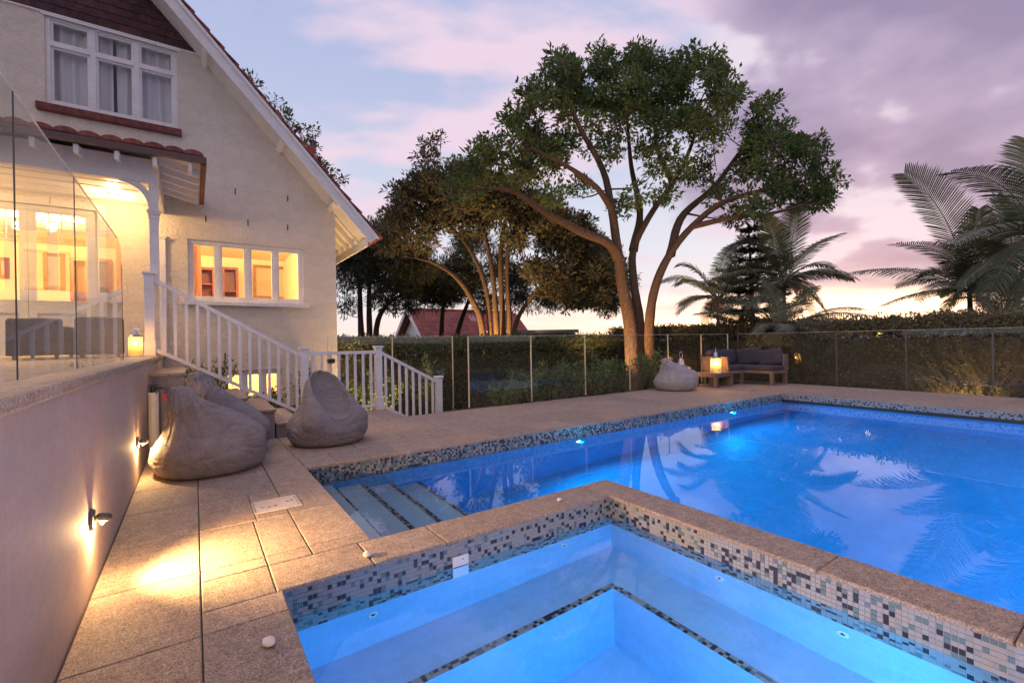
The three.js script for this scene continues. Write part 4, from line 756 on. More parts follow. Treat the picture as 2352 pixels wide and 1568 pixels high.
beanBag(1.24, -5.55, -1.45, { L: 0.82, W: 0.86, H: 0.8, s: 4.1, fl: 0 }, M.bag, 'grey bean bag with folded top at the foot of the balustrade');
beanBag(8.5, -6.25, -0.3, { L: 0.94, W: 0.84, H: 0.68, s: 9.9, arm: 0.36 }, M.bagPale, 'pale grey bean bag beside the low timber table');

// ================================================================ FAR CORNER: SOFA, TABLE, LANTERN
{
  const t = thing('outdoor_sofa', 'timber corner sofa with dark cushions beside the glass fence', 'sofa', [10.6, 0, -5.9]);
  const sec = (x0, x1, z0, z1) => { part('seat_frame', merge([bb(x0, x1, 0.27, 0.33, z0, z0 + 0.05), bb(x0, x1, 0.27, 0.33, z1 - 0.05, z1), bb(x0, x0 + 0.05, 0.27, 0.33, z0 + 0.05, z1 - 0.05), bb(x1 - 0.05, x1, 0.27, 0.33, z0 + 0.05, z1 - 0.05), bb(x0 + 0.05, x1 - 0.05, 0.3, 0.32, z0 + 0.05, z1 - 0.05)]), M.teak, t); for (const [x, z] of [[x0 + 0.04, z0 + 0.04], [x1 - 0.04, z0 + 0.04], [x0 + 0.04, z1 - 0.04], [x1 - 0.04, z1 - 0.04]]) part('leg', bb(x - 0.035, x + 0.035, 0, 0.268, z - 0.035, z + 0.035), M.teak, t); };
  sec(-0.55, 0.06, -0.68, -0.02); sec(0.07, 0.75, -0.68, 0.64);
  part('backrest', merge([bar(V(-0.55, 0.33, -0.66), V(-0.55 + 0.0, 0.7, -0.72), 0.06, 0.05), bb(-0.55, 0.8, 0.56, 0.68, -0.72, -0.69), bb(-0.55, 0.8, 0.4, 0.5, -0.71, -0.685)]), M.teak, t);
  part('backrest', merge([bb(0.76, 0.79, 0.33, 0.7, -0.68, 0.64), bb(0.6, 0.76, 0.34, 0.7, 0.6, 0.64)]), M.teak, t);
  part('arm', merge([bar(V(-0.55, 0.33, -0.06), V(-0.6, 0.66, -0.06), 0.07, 0.05), bb(-0.62, -0.56, 0.62, 0.66, -0.7, -0.03), bb(-0.6, -0.57, 0.33, 0.62, -0.66, -0.08)]), M.teak, t);
  part('seat_cushion', rb(0.62, 0.11, 0.64, 0.035, -0.24, 0.385, -0.36), M.cushion, t); part('seat_cushion', rb(0.66, 0.11, 1.28, 0.035, 0.41, 0.385, -0.02), M.cushion, t);
  const cu = (w, h, d, x, y, z, ry, rx) => { const g = uvm(new RoundedBoxGeometry(w, h, d, 5, d / 2.1)); const m = part('back_cushion', g, M.cushion, t, [x, y, z]); m.rotation.set(rx, ry, 0); };
  cu(0.56, 0.38, 0.16, -0.25, 0.62, -0.57, 0, -0.16); cu(0.6, 0.38, 0.16, 0.33, 0.62, -0.57, 0.05, -0.16); cu(0.62, 0.4, 0.16, 0.63, 0.63, -0.2, -Math.PI / 2, -0.15); cu(0.58, 0.38, 0.16, 0.64, 0.62, 0.3, -Math.PI / 2 + 0.04, -0.15);
}
{
  const t = thing('coffee_table', 'low slatted timber table standing in front of the corner sofa', 'table', [9.72, 0, -6.1]);
  for (let i = 0; i < 7; i++) part('slat', rb(0.094, 0.026, 0.56, 0.004, -0.3 + i * 0.1, 0.307, 0), M.teak, t);
  part('apron', merge([bb(-0.33, 0.33, 0.23, 0.293, -0.26, -0.23), bb(-0.33, 0.33, 0.23, 0.293, 0.23, 0.26), bb(-0.33, -0.3, 0.23, 0.293, -0.23, 0.23), bb(0.3, 0.33, 0.23, 0.293, -0.23, 0.23)]), M.teak, t);
  for (const [x, z] of [[-0.3, -0.23], [0.3, -0.23], [-0.3, 0.23], [0.3, 0.23]]) part('leg', bb(x - 0.035, x + 0.035, 0, 0.229, z - 0.035, z + 0.035), M.teak, t);
}
lantern(V(9.62, 0.322, -5.98), 'metal candle lantern on the low timber table by the sofa', 1.35, 0.9, 0.5);
{ const p = PZ(1548, 823, -6.45); lantern(V(8.98, 0, -6.42), 'tall candle lantern standing behind the pale bean bag', 1.9, 0.5, 0.2); }

// ================================================================ GLASS POOL FENCE
function fenceRun(label, pts, y0, y1, lit) {
  const t = thing('glass_fence', label, 'glass fence');
  for (let i = 0; i + 1 < pts.length; i++) {
    const [a, b] = [pts[i], pts[i + 1]], d = b.clone().sub(a), L = d.length(), ang = Math.atan2(-d.z, d.x), c = a.clone().add(b).multiplyScalar(0.5);
    const g = new THREE.PlaneGeometry(L - 0.02, y1 - y0 - 0.03).rotateY(ang).translate(c.x, (y0 + y1 + 0.03) / 2, c.z); const m = part('pane', g, M.fenceGlass, t);
    part('top_edge', bx(L - 0.02, 0.004, 0.012).rotateY(ang).translate(c.x, y1, c.z), M.glassEdge, m);
  }
  pts.forEach((p, i) => part('post', bb(p.x - 0.007, p.x + 0.007, y0 + 0.03, y1, p.z - 0.012, p.z + 0.012), lit, t));
  return t;
}
const ZF = -6.63;
{
  const k = ZF / -7.1, xs = [3.9, 5.302, 6.704, 8.062, 9.425, 10.778, 12.0].map((x) => x * k);
  fenceRun('frameless glass fence behind the shrubs and bean bag', [V(3.68, 0, ZF), ...xs.map((x) => V(x, 0, ZF))].filter((p, i, a) => !i || p.x - a[i - 1].x > 0.2), 0, 1.19, std(C(0.75, 0.62, 0.4), { roughness: 0.4, metalness: 0.4 }));
  fenceRun('frameless glass fence along the far end of the pool', [V(11.45, 0, -6.5), V(11.45, 0, -5.48), V(11.45, 0, -4.3), V(11.45, 0, -3.11), V(11.45, 0, -1.92), V(11.45, 0, -0.72), V(11.45, 0, 0.5)], 0, 1.19, M.darkMetal);
  fenceRun('frameless glass panel behind the lower garden steps', [V(1.9, 0, -8.4), V(3.05, 0, -8.4), V(4.3, 0, -8.4)], -0.95, 1.22, std(C(0.75, 0.62, 0.4), { roughness: 0.4, metalness: 0.4 }));
}

// ================================================================ HEDGES AND SHRUBS
function hedge(name, label, a, b, w, y0, y1, n, cols, L) {
  const t = thing(name, label, 'hedge', [(a.x + b.x) / 2, y0, (a.z + b.z) / 2]), d = b.clone().sub(a), len = d.length(), u = d.clone().normalize(), s = V(-u.z, 0, u.x), lv = new Leaves(), o = t.position;
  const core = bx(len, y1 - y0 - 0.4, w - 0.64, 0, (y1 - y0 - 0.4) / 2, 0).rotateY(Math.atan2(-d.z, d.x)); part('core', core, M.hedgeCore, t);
  for (let i = 0; i < n; i++) {
    const top = rnd() < 0.3, l = rr(-len / 2, len / 2), bump = 0.12 * fbm(l * 0.9, 3, label.length, 4) + 0.05 * noise(l * 4, 1, 1);
    const hh = y1 - y0, p0 = rnd() * hh, p = top ? V(l, hh + bump * 2.2 + (rnd() < 0.06 ? rr(0, 0.16) : rr(-0.3, 0.06)), rr(-w / 2, w / 2)) : V(l, p0, (rnd() < 0.85 ? 1 : -1) * (w / 2 + rr(-0.32, 0.05) + 0.16 * fbm(l * 1.4, p0 * 2.2, 8, 4)));
    const q = V(u.x * p.x + s.x * p.z, p.y, u.z * p.x + s.z * p.z);
    const out = top ? V(0, 1, 0) : s.clone().multiplyScalar(Math.sign(p.z)), dir = out.clone().multiplyScalar(0.7).add(rdir()).normalize();
    lv.leaf(q, dir, rdir(), L * rr(0.6, 1.3), L * 0.45 * rr(0.7, 1.2), tint(pick(cols), 0.35));
  }
  part('foliage', lv.geo(), M.leaf, t);
}
const HG = [[0.12, 0.165, 0.042], [0.15, 0.165, 0.048], [0.19, 0.145, 0.055], [0.085, 0.12, 0.04]], HB = [[0.16, 0.125, 0.055], [0.135, 0.135, 0.048], [0.2, 0.135, 0.06], [0.1, 0.1, 0.04]];
hedge('clipped_hedge', 'clipped green hedge between our lawn and the red-roofed house', V(13.2, 0, -12.4), V(-1, 0, -11.6), 1.0, -1, 1.12, 110000, HG, 0.1);
hedge('clipped_hedge', 'dark brown-green hedge behind the glass at the pool end', V(13.6, 0, 4), V(14.0, 0, -13), 1.2, -1, 1.42, 130000, HB, 0.095);
structure('planting_bed', bb(3.7, 11.4, -1, -0.2, -8.0, -6.7), M.soil);
function shrub(x, y, z, r, h, n, cols, L, label, grp) {
  const t = thing('leafy_shrub', label, 'shrub', [x, y, z], 0, grp), lv = new Leaves(), g = [];
  const k = 9; for (let i = 0; i < k; i++) { const a = rr(0, TAU), q = V(Math.cos(a) * r * rr(0.2, 1), h * rr(0.65, 1.05), Math.sin(a) * r * rr(0.2, 1)); g.push(limb([V(0, 0, 0), V(q.x * 0.4, q.y * 0.5, q.z * 0.4), q], 0.014, 0.005, 5)); for (let j = 0; j < n / k; j++) { const f = Math.pow(rnd(), 0.6), p = V(q.x * lerp(0.2, 1, f), q.y * lerp(0.12, 1.02, f), q.z * lerp(0.2, 1, f)).add(rdir().multiplyScalar(0.07)); lv.leaf(p, rdir().add(V(0, 0.7, 0)).add(V(Math.cos(a) * 0.4, 0, Math.sin(a) * 0.4)).normalize(), rdir().add(V(0, 0.8, 0)).normalize(), L * rr(0.7, 1.3), L * 0.4, tint(pick(cols), 0.3)); } }
  part('stem', merge(g), M.barkDark, t); part('foliage', lv.geo(), M.leaf, t);
}
const SG = [[0.14, 0.2, 0.045], [0.18, 0.21, 0.05], [0.1, 0.16, 0.04]];
{
  const names = ['first', 'second', 'third', 'fourth', 'fifth', 'sixth', 'seventh', 'eighth', 'ninth'];
  [[4.55, 0.5], [5.05, 0.72], [5.6, 0.8], [6.15, 0.85], [6.7, 0.8], [7.25, 0.9], [7.8, 0.9], [8.4, 0.95], [9.0, 0.9]].forEach(([x, h], i) => shrub(x, -0.2, -7.0 + rr(-0.1, 0.1), 0.42, h, 620, SG, 0.085, names[i] + ' low green shrub behind glass counted from the stair end', 'shrubs behind the glass fence'));
  shrub(0.25, 0.0, -8.7, 0.45, 0.85, 500, SG, 0.08, 'green shrub below the window behind the upper stair rail', 'shrubs beside the house');
  shrub(0.95, -0.5, -8.6, 0.45, 0.95, 480, SG, 0.08, 'green shrub in front of the lit basement window', 'shrubs beside the house');
  shrub(1.75, -0.6, -8.7, 0.5, 1.2, 520, SG, 0.08, 'green shrub at the house corner behind the corner newel', 'shrubs beside the house');
  shrub(3.0, -0.95, -9.3, 0.6, 1.5, 800, [[0.12, 0.2, 0.02], [0.15, 0.22, 0.03]], 0.1, 'lamp-lit yellow-green shrub behind the middle newel post', 'shrubs beside the house');
  shrub(4.1, -0.95, -9.6, 0.55, 1.75, 700, SG, 0.1, 'upright green shrub behind the end newel post', 'shrubs beside the house');
}
structure('garden_bed', bb(-0.38, 2.3, -1, -0.02, -9.45, -7.75), M.soil);
function gardenLamp(x, y, z, tx, ty, tz, cd, label) {
  const t = thing('garden_uplight', label, 'garden light', [x, y, z], 0, 'uplights in the planting'); part('spike', cyl(0.01, 0.004, 0.12, 0, 0.06, 0, 8), M.black, t); part('body', cyl(0.035, 0.03, 0.08, 0, 0.16, 0, 16), M.darkMetal, t); part('lens', cyl(0.03, 0.03, 0.006, 0, 0.203, 0, 16), M.glow(1, 0.75, 0.4, 8), t);
  spotLamp(V(x, y + 0.225, z), V(tx, ty, tz), WARM, cd, 50 * D2R, 0.6, 1);
}
gardenLamp(2.75, -1, -8.7, 3.1, 0.5, -9.4, 14, 'uplight shining into the yellow-green shrub by the garden steps');
gardenLamp(2.75, -1, -10.6, 2.45, 3.5, -10.4, 22, 'uplight under the eaves at the house corner');
{ const p = PD(1075, 800, 18.6), q = PD(1110, 640, 20); gardenLamp(p.x, -1, p.z, q.x, q.y, q.z, 120, 'uplight behind the hedge under the brown many-stemmed tree'); const r = PD(1400, 800, 14.3), w = PD(1430, 560, 15.5); gardenLamp(r.x, -1, r.z, w.x, w.y, w.z, 55, 'uplight behind the hedge under the tall spreading tree'); }
gardenLamp(13.0, -1, -2.4, 13.5, 0.6, -2.8, 5, 'uplight at the foot of the hedge behind the end glass');

// ================================================================ TREES
const ball = (list, dist, depth, rk, per = 16) => { // clumps spread over rounded masses of the crown
  const out = []; const S = dist / FPX, rt = V(1, 0, 0).applyQuaternion(camera.quaternion), fw = V();
  for (const [u, v, r, dens = 1, dz = 0] of list) {
    const c = PD(u, v, dist + dz); fw.copy(c).sub(EYE).normalize(); const R = r * S, n = Math.max(2, Math.round(dens * per * Math.pow(R / 0.9, 2)));
    for (let i = 0; i < n; i++) { const d = rdir().multiplyScalar(Math.pow(rnd(), 0.5)); out.push({ p: c.clone().addScaledVector(rt, d.x * R).addScaledVector(fw, d.z * Math.max(R, depth * 0.5)).add(V(0, (d.y * 0.85 + 0.1) * R, 0)), r: rk * rr(0.7, 1.25) }); }
  }
  return out;
};
const path = (dist, pts) => pts.map(([u, v, dz = 0]) => PD(u, v, dist + dz));
{ // the big spreading tree
  const d = 15.5, base = PD(1462, 800, d); base.y = -1;
  const lim = [
    [[V(base.x - 0.15, -1, base.z), ...path(d, [[1447, 745], [1428, 640], [1420, 585, -0.2], [1405, 480, -0.4], [1385, 390, -0.6], [1330, 290, -0.8], [1300, 210, -0.9]])], 0.27, 0.05],
    [[V(base.x + 0.15, -1, base.z + 0.1), ...path(d, [[1470, 745, 0.3], [1455, 640, 0.3], [1455, 575, 0.4], [1490, 500, 0.5], [1545, 420, 0.8], [1590, 330, 1.0], [1610, 230, 1.2]])], 0.2, 0.045],
    [[V(base.x + 0.5, -1, base.z + 0.3), ...path(d, [[1492, 745, -0.2], [1505, 660, -0.3], [1535, 590, -0.4], [1590, 520, -0.6], [1660, 465, -0.9], [1760, 435, -1.2], [1840, 410, -1.4]])], 0.2, 0.05],
    [path(d, [[1425, 600, -0.1], [1400, 560, -0.4], [1330, 530, -0.7], [1240, 480, -1.0], [1180, 440, -1.2], [1110, 430, -1.4]]), 0.2, 0.05],
    [path(d, [[1455, 575, 0.4], [1470, 490, 0.9], [1450, 380, 1.4], [1440, 260, 1.6]]), 0.17, 0.05],
    [path(d, [[1540, 585, -0.4], [1565, 500, 0.2], [1640, 430, 0.7], [1700, 350, 1.0], [1760, 280, 1.1]]), 0.16, 0.04],
    [path(d, [[1405, 480, -0.4], [1370, 430, -1.1], [1300, 380, -1.6], [1220, 340, -1.9]]), 0.12, 0.04],
    [path(d, [[1545, 420, 0.8], [1510, 340, 0.2], [1500, 240, -0.1]]), 0.11, 0.03],
    [path(d, [[1590, 520, -0.6], [1680, 500, -1.2], [1770, 490, -1.6], [1850, 470, -1.7]]), 0.1, 0.03],
  ];
  const cl = ball([[1300, 175, 58], [1390, 165, 58], [1480, 160, 58], [1555, 160, 55], [1630, 165, 55], [1665, 225, 50], [1250, 230, 60], [1340, 250, 70], [1440, 250, 75], [1545, 250, 75], [1620, 300, 60], [1190, 300, 55], [1130, 360, 58], [1080, 410, 48], [1050, 440, 30], [1210, 380, 65], [1290, 340, 60], [1755, 250, 36, 0.9], [1780, 315, 52], [1840, 355, 58], [1890, 410, 42], [1900, 450, 32], [1800, 420, 62], [1725, 385, 55], [1850, 470, 45], [1735, 320, 45], [1690, 500, 30, 0.8], [1740, 480, 40, 0.8], [1390, 350, 50, 0.7], [1490, 360, 55, 0.7], [1590, 390, 45, 0.7], [1430, 450, 40, 0.5], [1520, 470, 40, 0.5], [1330, 430, 45, 0.5], [1250, 450, 35, 0.5], [1640, 440, 35, 0.6]], d, 5.0, 0.42);
  growTree('spreading_tree', 'tall spreading green tree with forked trunks behind the glass fence', base, lim, cl, { n: 1000, len: 0.18, wid: 0.085, holes: -0.1, cols: [[0.1, 0.175, 0.04], [0.125, 0.19, 0.044], [0.08, 0.14, 0.036], [0.155, 0.175, 0.05]], bark: M.bark });
}
{ // the brown, many-stemmed tree to its left
  const d = 20, base = PD(1150, 800, d); base.y = -1;
  const f = (pts, r0, r1, dx = 0) => [[V(base.x + dx, -1, base.z + dx * 0.3), ...path(d, pts)], r0, r1];
  const lim = [f([[1105, 740], [1085, 690], [1050, 640], [1000, 605], [955, 592]], 0.17, 0.05, -0.7), f([[1125, 740, 0.3], [1110, 640, 0.4], [1070, 560, 0.5], [1010, 500, 0.7], [960, 470, 0.8]], 0.15, 0.04, -0.4), f([[1140, 740, -0.2], [1130, 620, -0.3], [1110, 530, -0.4], [1080, 460, -0.6], [1040, 420, -0.7]], 0.15, 0.04, -0.1), f([[1155, 740, 0.4], [1150, 600, 0.5], [1160, 510, 0.6], [1190, 440, 0.8], [1210, 400, 0.9]], 0.16, 0.04, 0.1), f([[1170, 740, 0.1], [1165, 620, 0.1], [1175, 540, 0], [1220, 490, -0.3], [1280, 460, -0.5]], 0.15, 0.04, 0.3), f([[1185, 745, 0.6], [1215, 690, 0.7], [1260, 650, 0.8], [1330, 630, 0.9]], 0.14, 0.04, 0.5)];
  const cl = ball([[930, 470, 42], [985, 430, 48], [1050, 420, 52], [1110, 440, 45], [905, 515, 40], [960, 530, 48, 0.6], [1160, 450, 45], [1230, 470, 45], [1030, 500, 50, 0.5], [1000, 335, 26, 0.5], [985, 375, 24, 0.4], [1300, 560, 58], [1350, 610, 55], [1290, 640, 55], [1230, 620, 45, 0.7], [1370, 670, 40], [1250, 540, 45, 0.6], [1320, 690, 35], [890, 560, 30, 0.7], [1100, 520, 40, 0.5], [1180, 560, 40, 0.6], [1130, 480, 45], [1060, 470, 45], [1280, 510, 50], [1340, 550, 45], [1200, 510, 40], [1400, 640, 35], [1000, 480, 45]], d, 5, 0.5, 22);
  growTree('brown_tree', 'brown many-stemmed tree with sparse olive crown above the hedge', base, lim, cl, { n: 700, len: 0.2, wid: 0.09, holes: -0.2, cols: [[0.13, 0.11, 0.045], [0.17, 0.125, 0.05], [0.09, 0.095, 0.035], [0.07, 0.075, 0.03]], bark: M.barkPale });
}
{ // dark trees beside the house corner
  const d = 24, mk = (u, list, label, dx, lims) => { const b = PD(u, 800, d + dx); b.y = -1; growTree('dark_pine', label, b, lims.map((p, i) => [[V(b.x + i * 0.35, -1, b.z), ...path(d + dx, p)], 0.2, 0.04]), ball(list, d + dx, 4, 0.55, 24), { n: 620, len: 0.26, wid: 0.06, holes: -0.12, rise: 0.05, cols: [[0.04, 0.06, 0.025], [0.055, 0.07, 0.025], [0.07, 0.06, 0.025]], bark: M.barkDark }); };
  mk(835, [[850, 545, 38], [820, 575, 34], [880, 570, 40], [800, 610, 26], [850, 610, 40, 0.7], [900, 620, 40], [790, 660, 22, 0.7], [800, 700, 22, 0.5], [940, 660, 36], [960, 625, 34], [880, 660, 30, 0.7], [800, 560, 28], [780, 600, 24], [920, 580, 36], [830, 640, 34], [870, 690, 28, 0.6], [930, 700, 30, 0.7]], 'dark pine with twin trunks beside the house corner', 0, [[[828, 740], [826, 660], [824, 590], [830, 550]], [[848, 740], [848, 650], [852, 590], [870, 560]], [[868, 735], [900, 690], [940, 670]]]);
  mk(1010, [[1010, 640, 40], [1060, 600, 36], [1050, 660, 38], [990, 690, 30, 0.6], [1090, 640, 34, 0.7], [1200, 690, 30, 0.8], [1140, 610, 40, 0.6], [1400, 700, 34], [1420, 650, 40], [1380, 600, 44], [1340, 560, 40], [970, 660, 38], [1030, 690, 30], [1110, 690, 30], [1260, 690, 34], [1180, 650, 36], [1320, 680, 34], [1080, 560, 36], [960, 600, 36]], 'dark pine standing behind the red-roofed house', 3, [[[1015, 740], [1020, 690], [1030, 640]], [[1060, 735], [1080, 680], [1100, 620]]]);
}
{ // tree showing over the roof of the house
  const d = 17, b = PD(600, 800, d); b.y = -1;
  const lim = [[[b.clone(), ...path(d, [[600, 500], [600, 350], [580, 230]])], 0.25, 0.05], [path(d, [[600, 420], [650, 330], [690, 290]]), 0.12, 0.04], [path(d, [[600, 470], [700, 440], [770, 400]]), 0.1, 0.03]];
  growTree('roofside_tree', 'green tree rising behind the slope of the house roof', b, lim, ball([[565, 190, 26], [590, 225, 32], [620, 260, 32], [650, 285, 28], [690, 305, 26], [640, 330, 32], [600, 300, 34], [700, 345, 26], [740, 395, 22], [775, 405, 16], [720, 380, 24]], d, 2, 0.34), { n: 620, len: 0.16, wid: 0.07, holes: -0.2, cols: [[0.1, 0.14, 0.05], [0.12, 0.145, 0.055], [0.08, 0.1, 0.04]], bark: M.bark });
}
{ // layered conifer behind the sofa
  const d = 16.5, b = PD(1728, 800, d); b.y = -1; const t = thing('layered_conifer', 'dark layered conifer between the big tree and the palms', 'tree', b.toArray());
  const H = PD(1715, 515, d).y + 1, lv = new Leaves(), g = [limb([V(0, 0, 0), V(0.05, H * 0.5, 0), V(-0.1, H, 0)], 0.17, 0.02, 8)];
  for (let y = 0.9; y < H - 0.1; y += 0.36) { const L = lerp(2.7, 0.35, Math.pow(y / H, 1.1)), n = 7; for (let k = 0; k < n; k++) { const a = k / n * TAU + y * 2.1 + rr(-0.25, 0.25), l = L * rr(0.75, 1.1), e = V(Math.cos(a) * l, y + 0.12 * l + rr(-0.1, 0.1), Math.sin(a) * l), m = V(Math.cos(a) * l * 0.5, y - 0.02, Math.sin(a) * l * 0.5); g.push(limb([V(0, y, 0), m, e], 0.03, 0.006, 5)); const cv = new THREE.CatmullRomCurve3([V(0, y, 0), m, e]); for (let q = 0; q < l * 260; q++) { const tt = rr(0.22, 1.02), p = cv.getPoint(Math.min(1, tt)), tg = cv.getTangent(Math.min(1, tt)); const sd = V(-Math.sin(a), 0, Math.cos(a)).multiplyScalar(rnd() < 0.5 ? 1 : -1); p.addScaledVector(sd, rnd() * 0.22 * l * (1.05 - tt)).y += rr(-0.07, 0.05); lv.leaf(p, tg.clone().multiplyScalar(0.5).add(sd).add(V(0, rr(-0.5, 0.4), 0)).normalize(), V(rr(-0.3, 0.3), 1, rr(-0.3, 0.3)).normalize(), rr(0.12, 0.26), 0.035, tint(pick([[0.03, 0.045, 0.018], [0.04, 0.05, 0.02], [0.05, 0.05, 0.02]]), 0.3)); } } }
  part('trunk', merge(g), M.barkDark, t); part('crown', lv.geo(), M.leaf, t);
}
// palms: each frond is a rachis with two rows of drooping leaflets
function frond(parent, a, b, c, LL, n, cols, droop = 0.45, twist = 0) {
  const cv = new THREE.QuadraticBezierCurve3(a, b, c), lv = new Leaves(), len = cv.getLength();
  const rg = limb([0, 0.25, 0.5, 0.75, 1].map((t) => cv.getPoint(t)), 0.022, 0.004, 5, 0);
  for (let i = 0; i < n; i++) {
    const t = lerp(0.14, 0.995, i / (n - 1)), p = cv.getPoint(t), tg = cv.getTangent(t), sd = new THREE.Vector3().crossVectors(tg, V(0, 1, 0)).normalize(), up = new THREE.Vector3().crossVectors(sd, tg);
    if (twist) { sd.applyAxisAngle(tg, twist); up.applyAxisAngle(tg, twist); }
    const l = LL * Math.pow(Math.sin(Math.PI * clamp(0.12 + t * 0.8)), 0.7) * rr(0.88, 1.08);
    for (const s of [-1, 1]) {
      const d0 = sd.clone().multiplyScalar(s * 0.86).addScaledVector(tg, 0.5 + 0.35 * t).addScaledVector(up, 0.22 + rr(-0.05, 0.05)).normalize(), col = tint(pick(cols), 0.22);
      let q = p.clone(), w = 0.012 + 0.015 * LL, dir = d0.clone(); const K = 4, nn = new THREE.Vector3().crossVectors(dir, tg).normalize(), wd = tg.clone().multiplyScalar(1);
      for (let k = 0; k < K; k++) { const q2 = q.clone().addScaledVector(dir, l / K), w0 = w * (1 - 0.25 * (k / K)) * (k ? 1 : 0.7), w1 = w * (1 - (k + 1) / K * (k === K - 1 ? 1 : 0.3)); lv.quad([q.x - wd.x * w0, q.y - wd.y * w0, q.z - wd.z * w0], [q.x + wd.x * w0, q.y + wd.y * w0, q.z + wd.z * w0], [q2.x + wd.x * w1, q2.y + wd.y * w1, q2.z + wd.z * w1], [q2.x - wd.x * w1, q2.y - wd.y * w1, q2.z - wd.z * w1], col); q = q2; dir.y -= droop * (0.35 + rr(0, 0.25)); dir.normalize(); }
    }
  }
  const f = part('frond', lv.geo(), M.leaf, parent); part('rachis', rg, M.palmStem, f); return f;
}
M.palmStem = std(C(0.17, 0.16, 0.08), { roughness: 0.7 });
M.palmTrunk = std(C(0.2, 0.16, 0.12), { map: T.bark, bumpMap: T.bark, bumpScale: 0.02, roughness: 0.95 });
function palm(label, bu, d, crown, fr, o = {}) {
  const c = PD(crown[0], crown[1], d), b = PD(bu, 800, d); b.y = -1; const t = thing('palm_tree', label, 'palm', b.toArray(), 0, 'palms beyond the glass'), L = (v) => v.clone().sub(b);
  part('trunk', limb([V(0, 0, 0), L(c).multiplyScalar(0.5).add(V(0.06, 0, 0)), L(c)], o.r ?? 0.12, (o.r ?? 0.12) * 0.6, 10, 0.06), M.palmTrunk, t);
  for (const [mu, mv, tu, tv, dz = 0, LL = 0.55, dr = 0.45, tw = 0] of fr) frond(t, L(c), L(PD(mu, mv, d + dz * 0.6)), L(PD(tu, tv, d + dz)), LL, o.n ?? 56, o.cols ?? PG, dr, tw);
  for (let i = 0; i < (o.extra ?? 11); i++) { const old = i % 5 === 4, a = i / (o.extra ?? 11) * TAU + bu + rr(-0.2, 0.2), l = old ? rr(0.7, 1.1) : rr(1.0, 2.0), e = old ? rr(-1.1, -0.7) : rr(-0.5, 0.9); frond(t, L(c), L(c).add(V(Math.cos(a) * l * 0.5, Math.max(0.3, e + 0.4), Math.sin(a) * l * 0.5)), L(c).add(V(Math.cos(a) * l, e, Math.sin(a) * l)), 0.5, 40, old ? [[0.2, 0.12, 0.06], [0.16, 0.1, 0.05]] : o.cols ?? PG, rr(0.4, 0.7), rr(-0.4, 0.4)); }
  return t;
}
const PG = [[0.1, 0.125, 0.055], [0.125, 0.15, 0.065], [0.09, 0.105, 0.05], [0.155, 0.155, 0.08]];
// right-hand group
palm('slim palm with tall arching fronds beyond the end glass', 2232, 14, [2228, 672], [
  [2190, 470, 2078, 398, 0.4, 0.95, 0.12, 0.5], [2215, 560, 2060, 560, -0.5, 0.75, 0.3], [2120, 600, 1960, 625, -0.6, 0.7, 0.75], [2150, 650, 2030, 700, 0.3, 0.5, 0.7], [2280, 520, 2352, 470, 0.9, 0.8, 0.3], [2330, 560, 2430, 600, -0.4, 0.8, 0.4], [2250, 600, 2330, 660, -1.2, 0.7, 0.5], [2170, 620, 2110, 690, -1.1, 0.6, 0.6], [2240, 560, 2250, 480, -1.4, 0.6, 0.35], [2290, 640, 2370, 720, 0.8, 0.6, 0.6]], { r: 0.1 });
palm('broad palm leaning in from the edge beyond the end glass', 2400, 12.5, [2400, 560], [
  [2330, 390, 2185, 395, -0.5, 0.85, 0.35], [2370, 400, 2360, 320, 0.8, 0.9, 0.25], [2310, 480, 2190, 560, -0.9, 0.85, 0.55], [2300, 560, 2200, 660, 0.2, 0.8, 0.7], [2340, 520, 2260, 700, -1.2, 0.8, 0.6], [2480, 430, 2560, 480, 0.3, 0.8, 0.4], [2450, 520, 2540, 640, -0.6, 0.8, 0.5], [2380, 600, 2330, 740, -1.3, 0.7, 0.6]], { r: 0.14 });
palm('low dense palm clump at the hedge behind the end glass', 2300, 15.5, [2300, 755], [
  [2270, 660, 2180, 690, 0.2, 0.6, 0.5], [2300, 640, 2310, 600, 0.8, 0.6, 0.4], [2340, 650, 2420, 670, 0.1, 0.7, 0.5], [2250, 700, 2150, 745, -0.5, 0.6, 0.6], [2350, 700, 2440, 740, -0.7, 0.6, 0.6], [2290, 690, 2240, 760, -1.2, 0.55, 0.6], [2330, 690, 2370, 760, -1.2, 0.55, 0.6]], { r: 0.08, n: 46 });
palm('tall palm at the far edge beyond the end glass', 2500, 13.5, [2340, 640], [
  [2290, 540, 2190, 560, 0.2, 0.7, 0.45], [2320, 520, 2290, 450, 0.7, 0.7, 0.3], [2380, 520, 2440, 500, 0.4, 0.7, 0.4], [2280, 620, 2180, 700, -0.4, 0.7, 0.6], [2330, 600, 2300, 720, -1.0, 0.7, 0.6]], { r: 0.1 });
// middle group, in front of the conifer
palm('feathery palm rising in front of the dark conifer', 1800, 14.5, [1800, 650], [
  [1830, 520, 1830, 470, 0.7, 0.65, 0.25], [1860, 560, 1925, 540, 0.3, 0.7, 0.4], [1870, 600, 1960, 640, -0.4, 0.7, 0.6], [1760, 540, 1690, 560, 0.4, 0.65, 0.4], [1740, 600, 1640, 640, -0.3, 0.65, 0.6], [1790, 560, 1760, 500, -0.9, 0.6, 0.3], [1850, 640, 1900, 720, -0.9, 0.6, 0.6], [1760, 640, 1720, 720, -0.9, 0.6, 0.6]], { r: 0.09 });
palm('grey-green palm between the big tree and dark conifer', 1640, 15, [1650, 690], [
  [1600, 600, 1560, 610, 0.3, 0.6, 0.45], [1660, 590, 1690, 560, 0.5, 0.6, 0.35], [1700, 640, 1750, 670, -0.4, 0.6, 0.6], [1600, 660, 1555, 720, -0.5, 0.55, 0.6]], { r: 0.07, n: 44 });
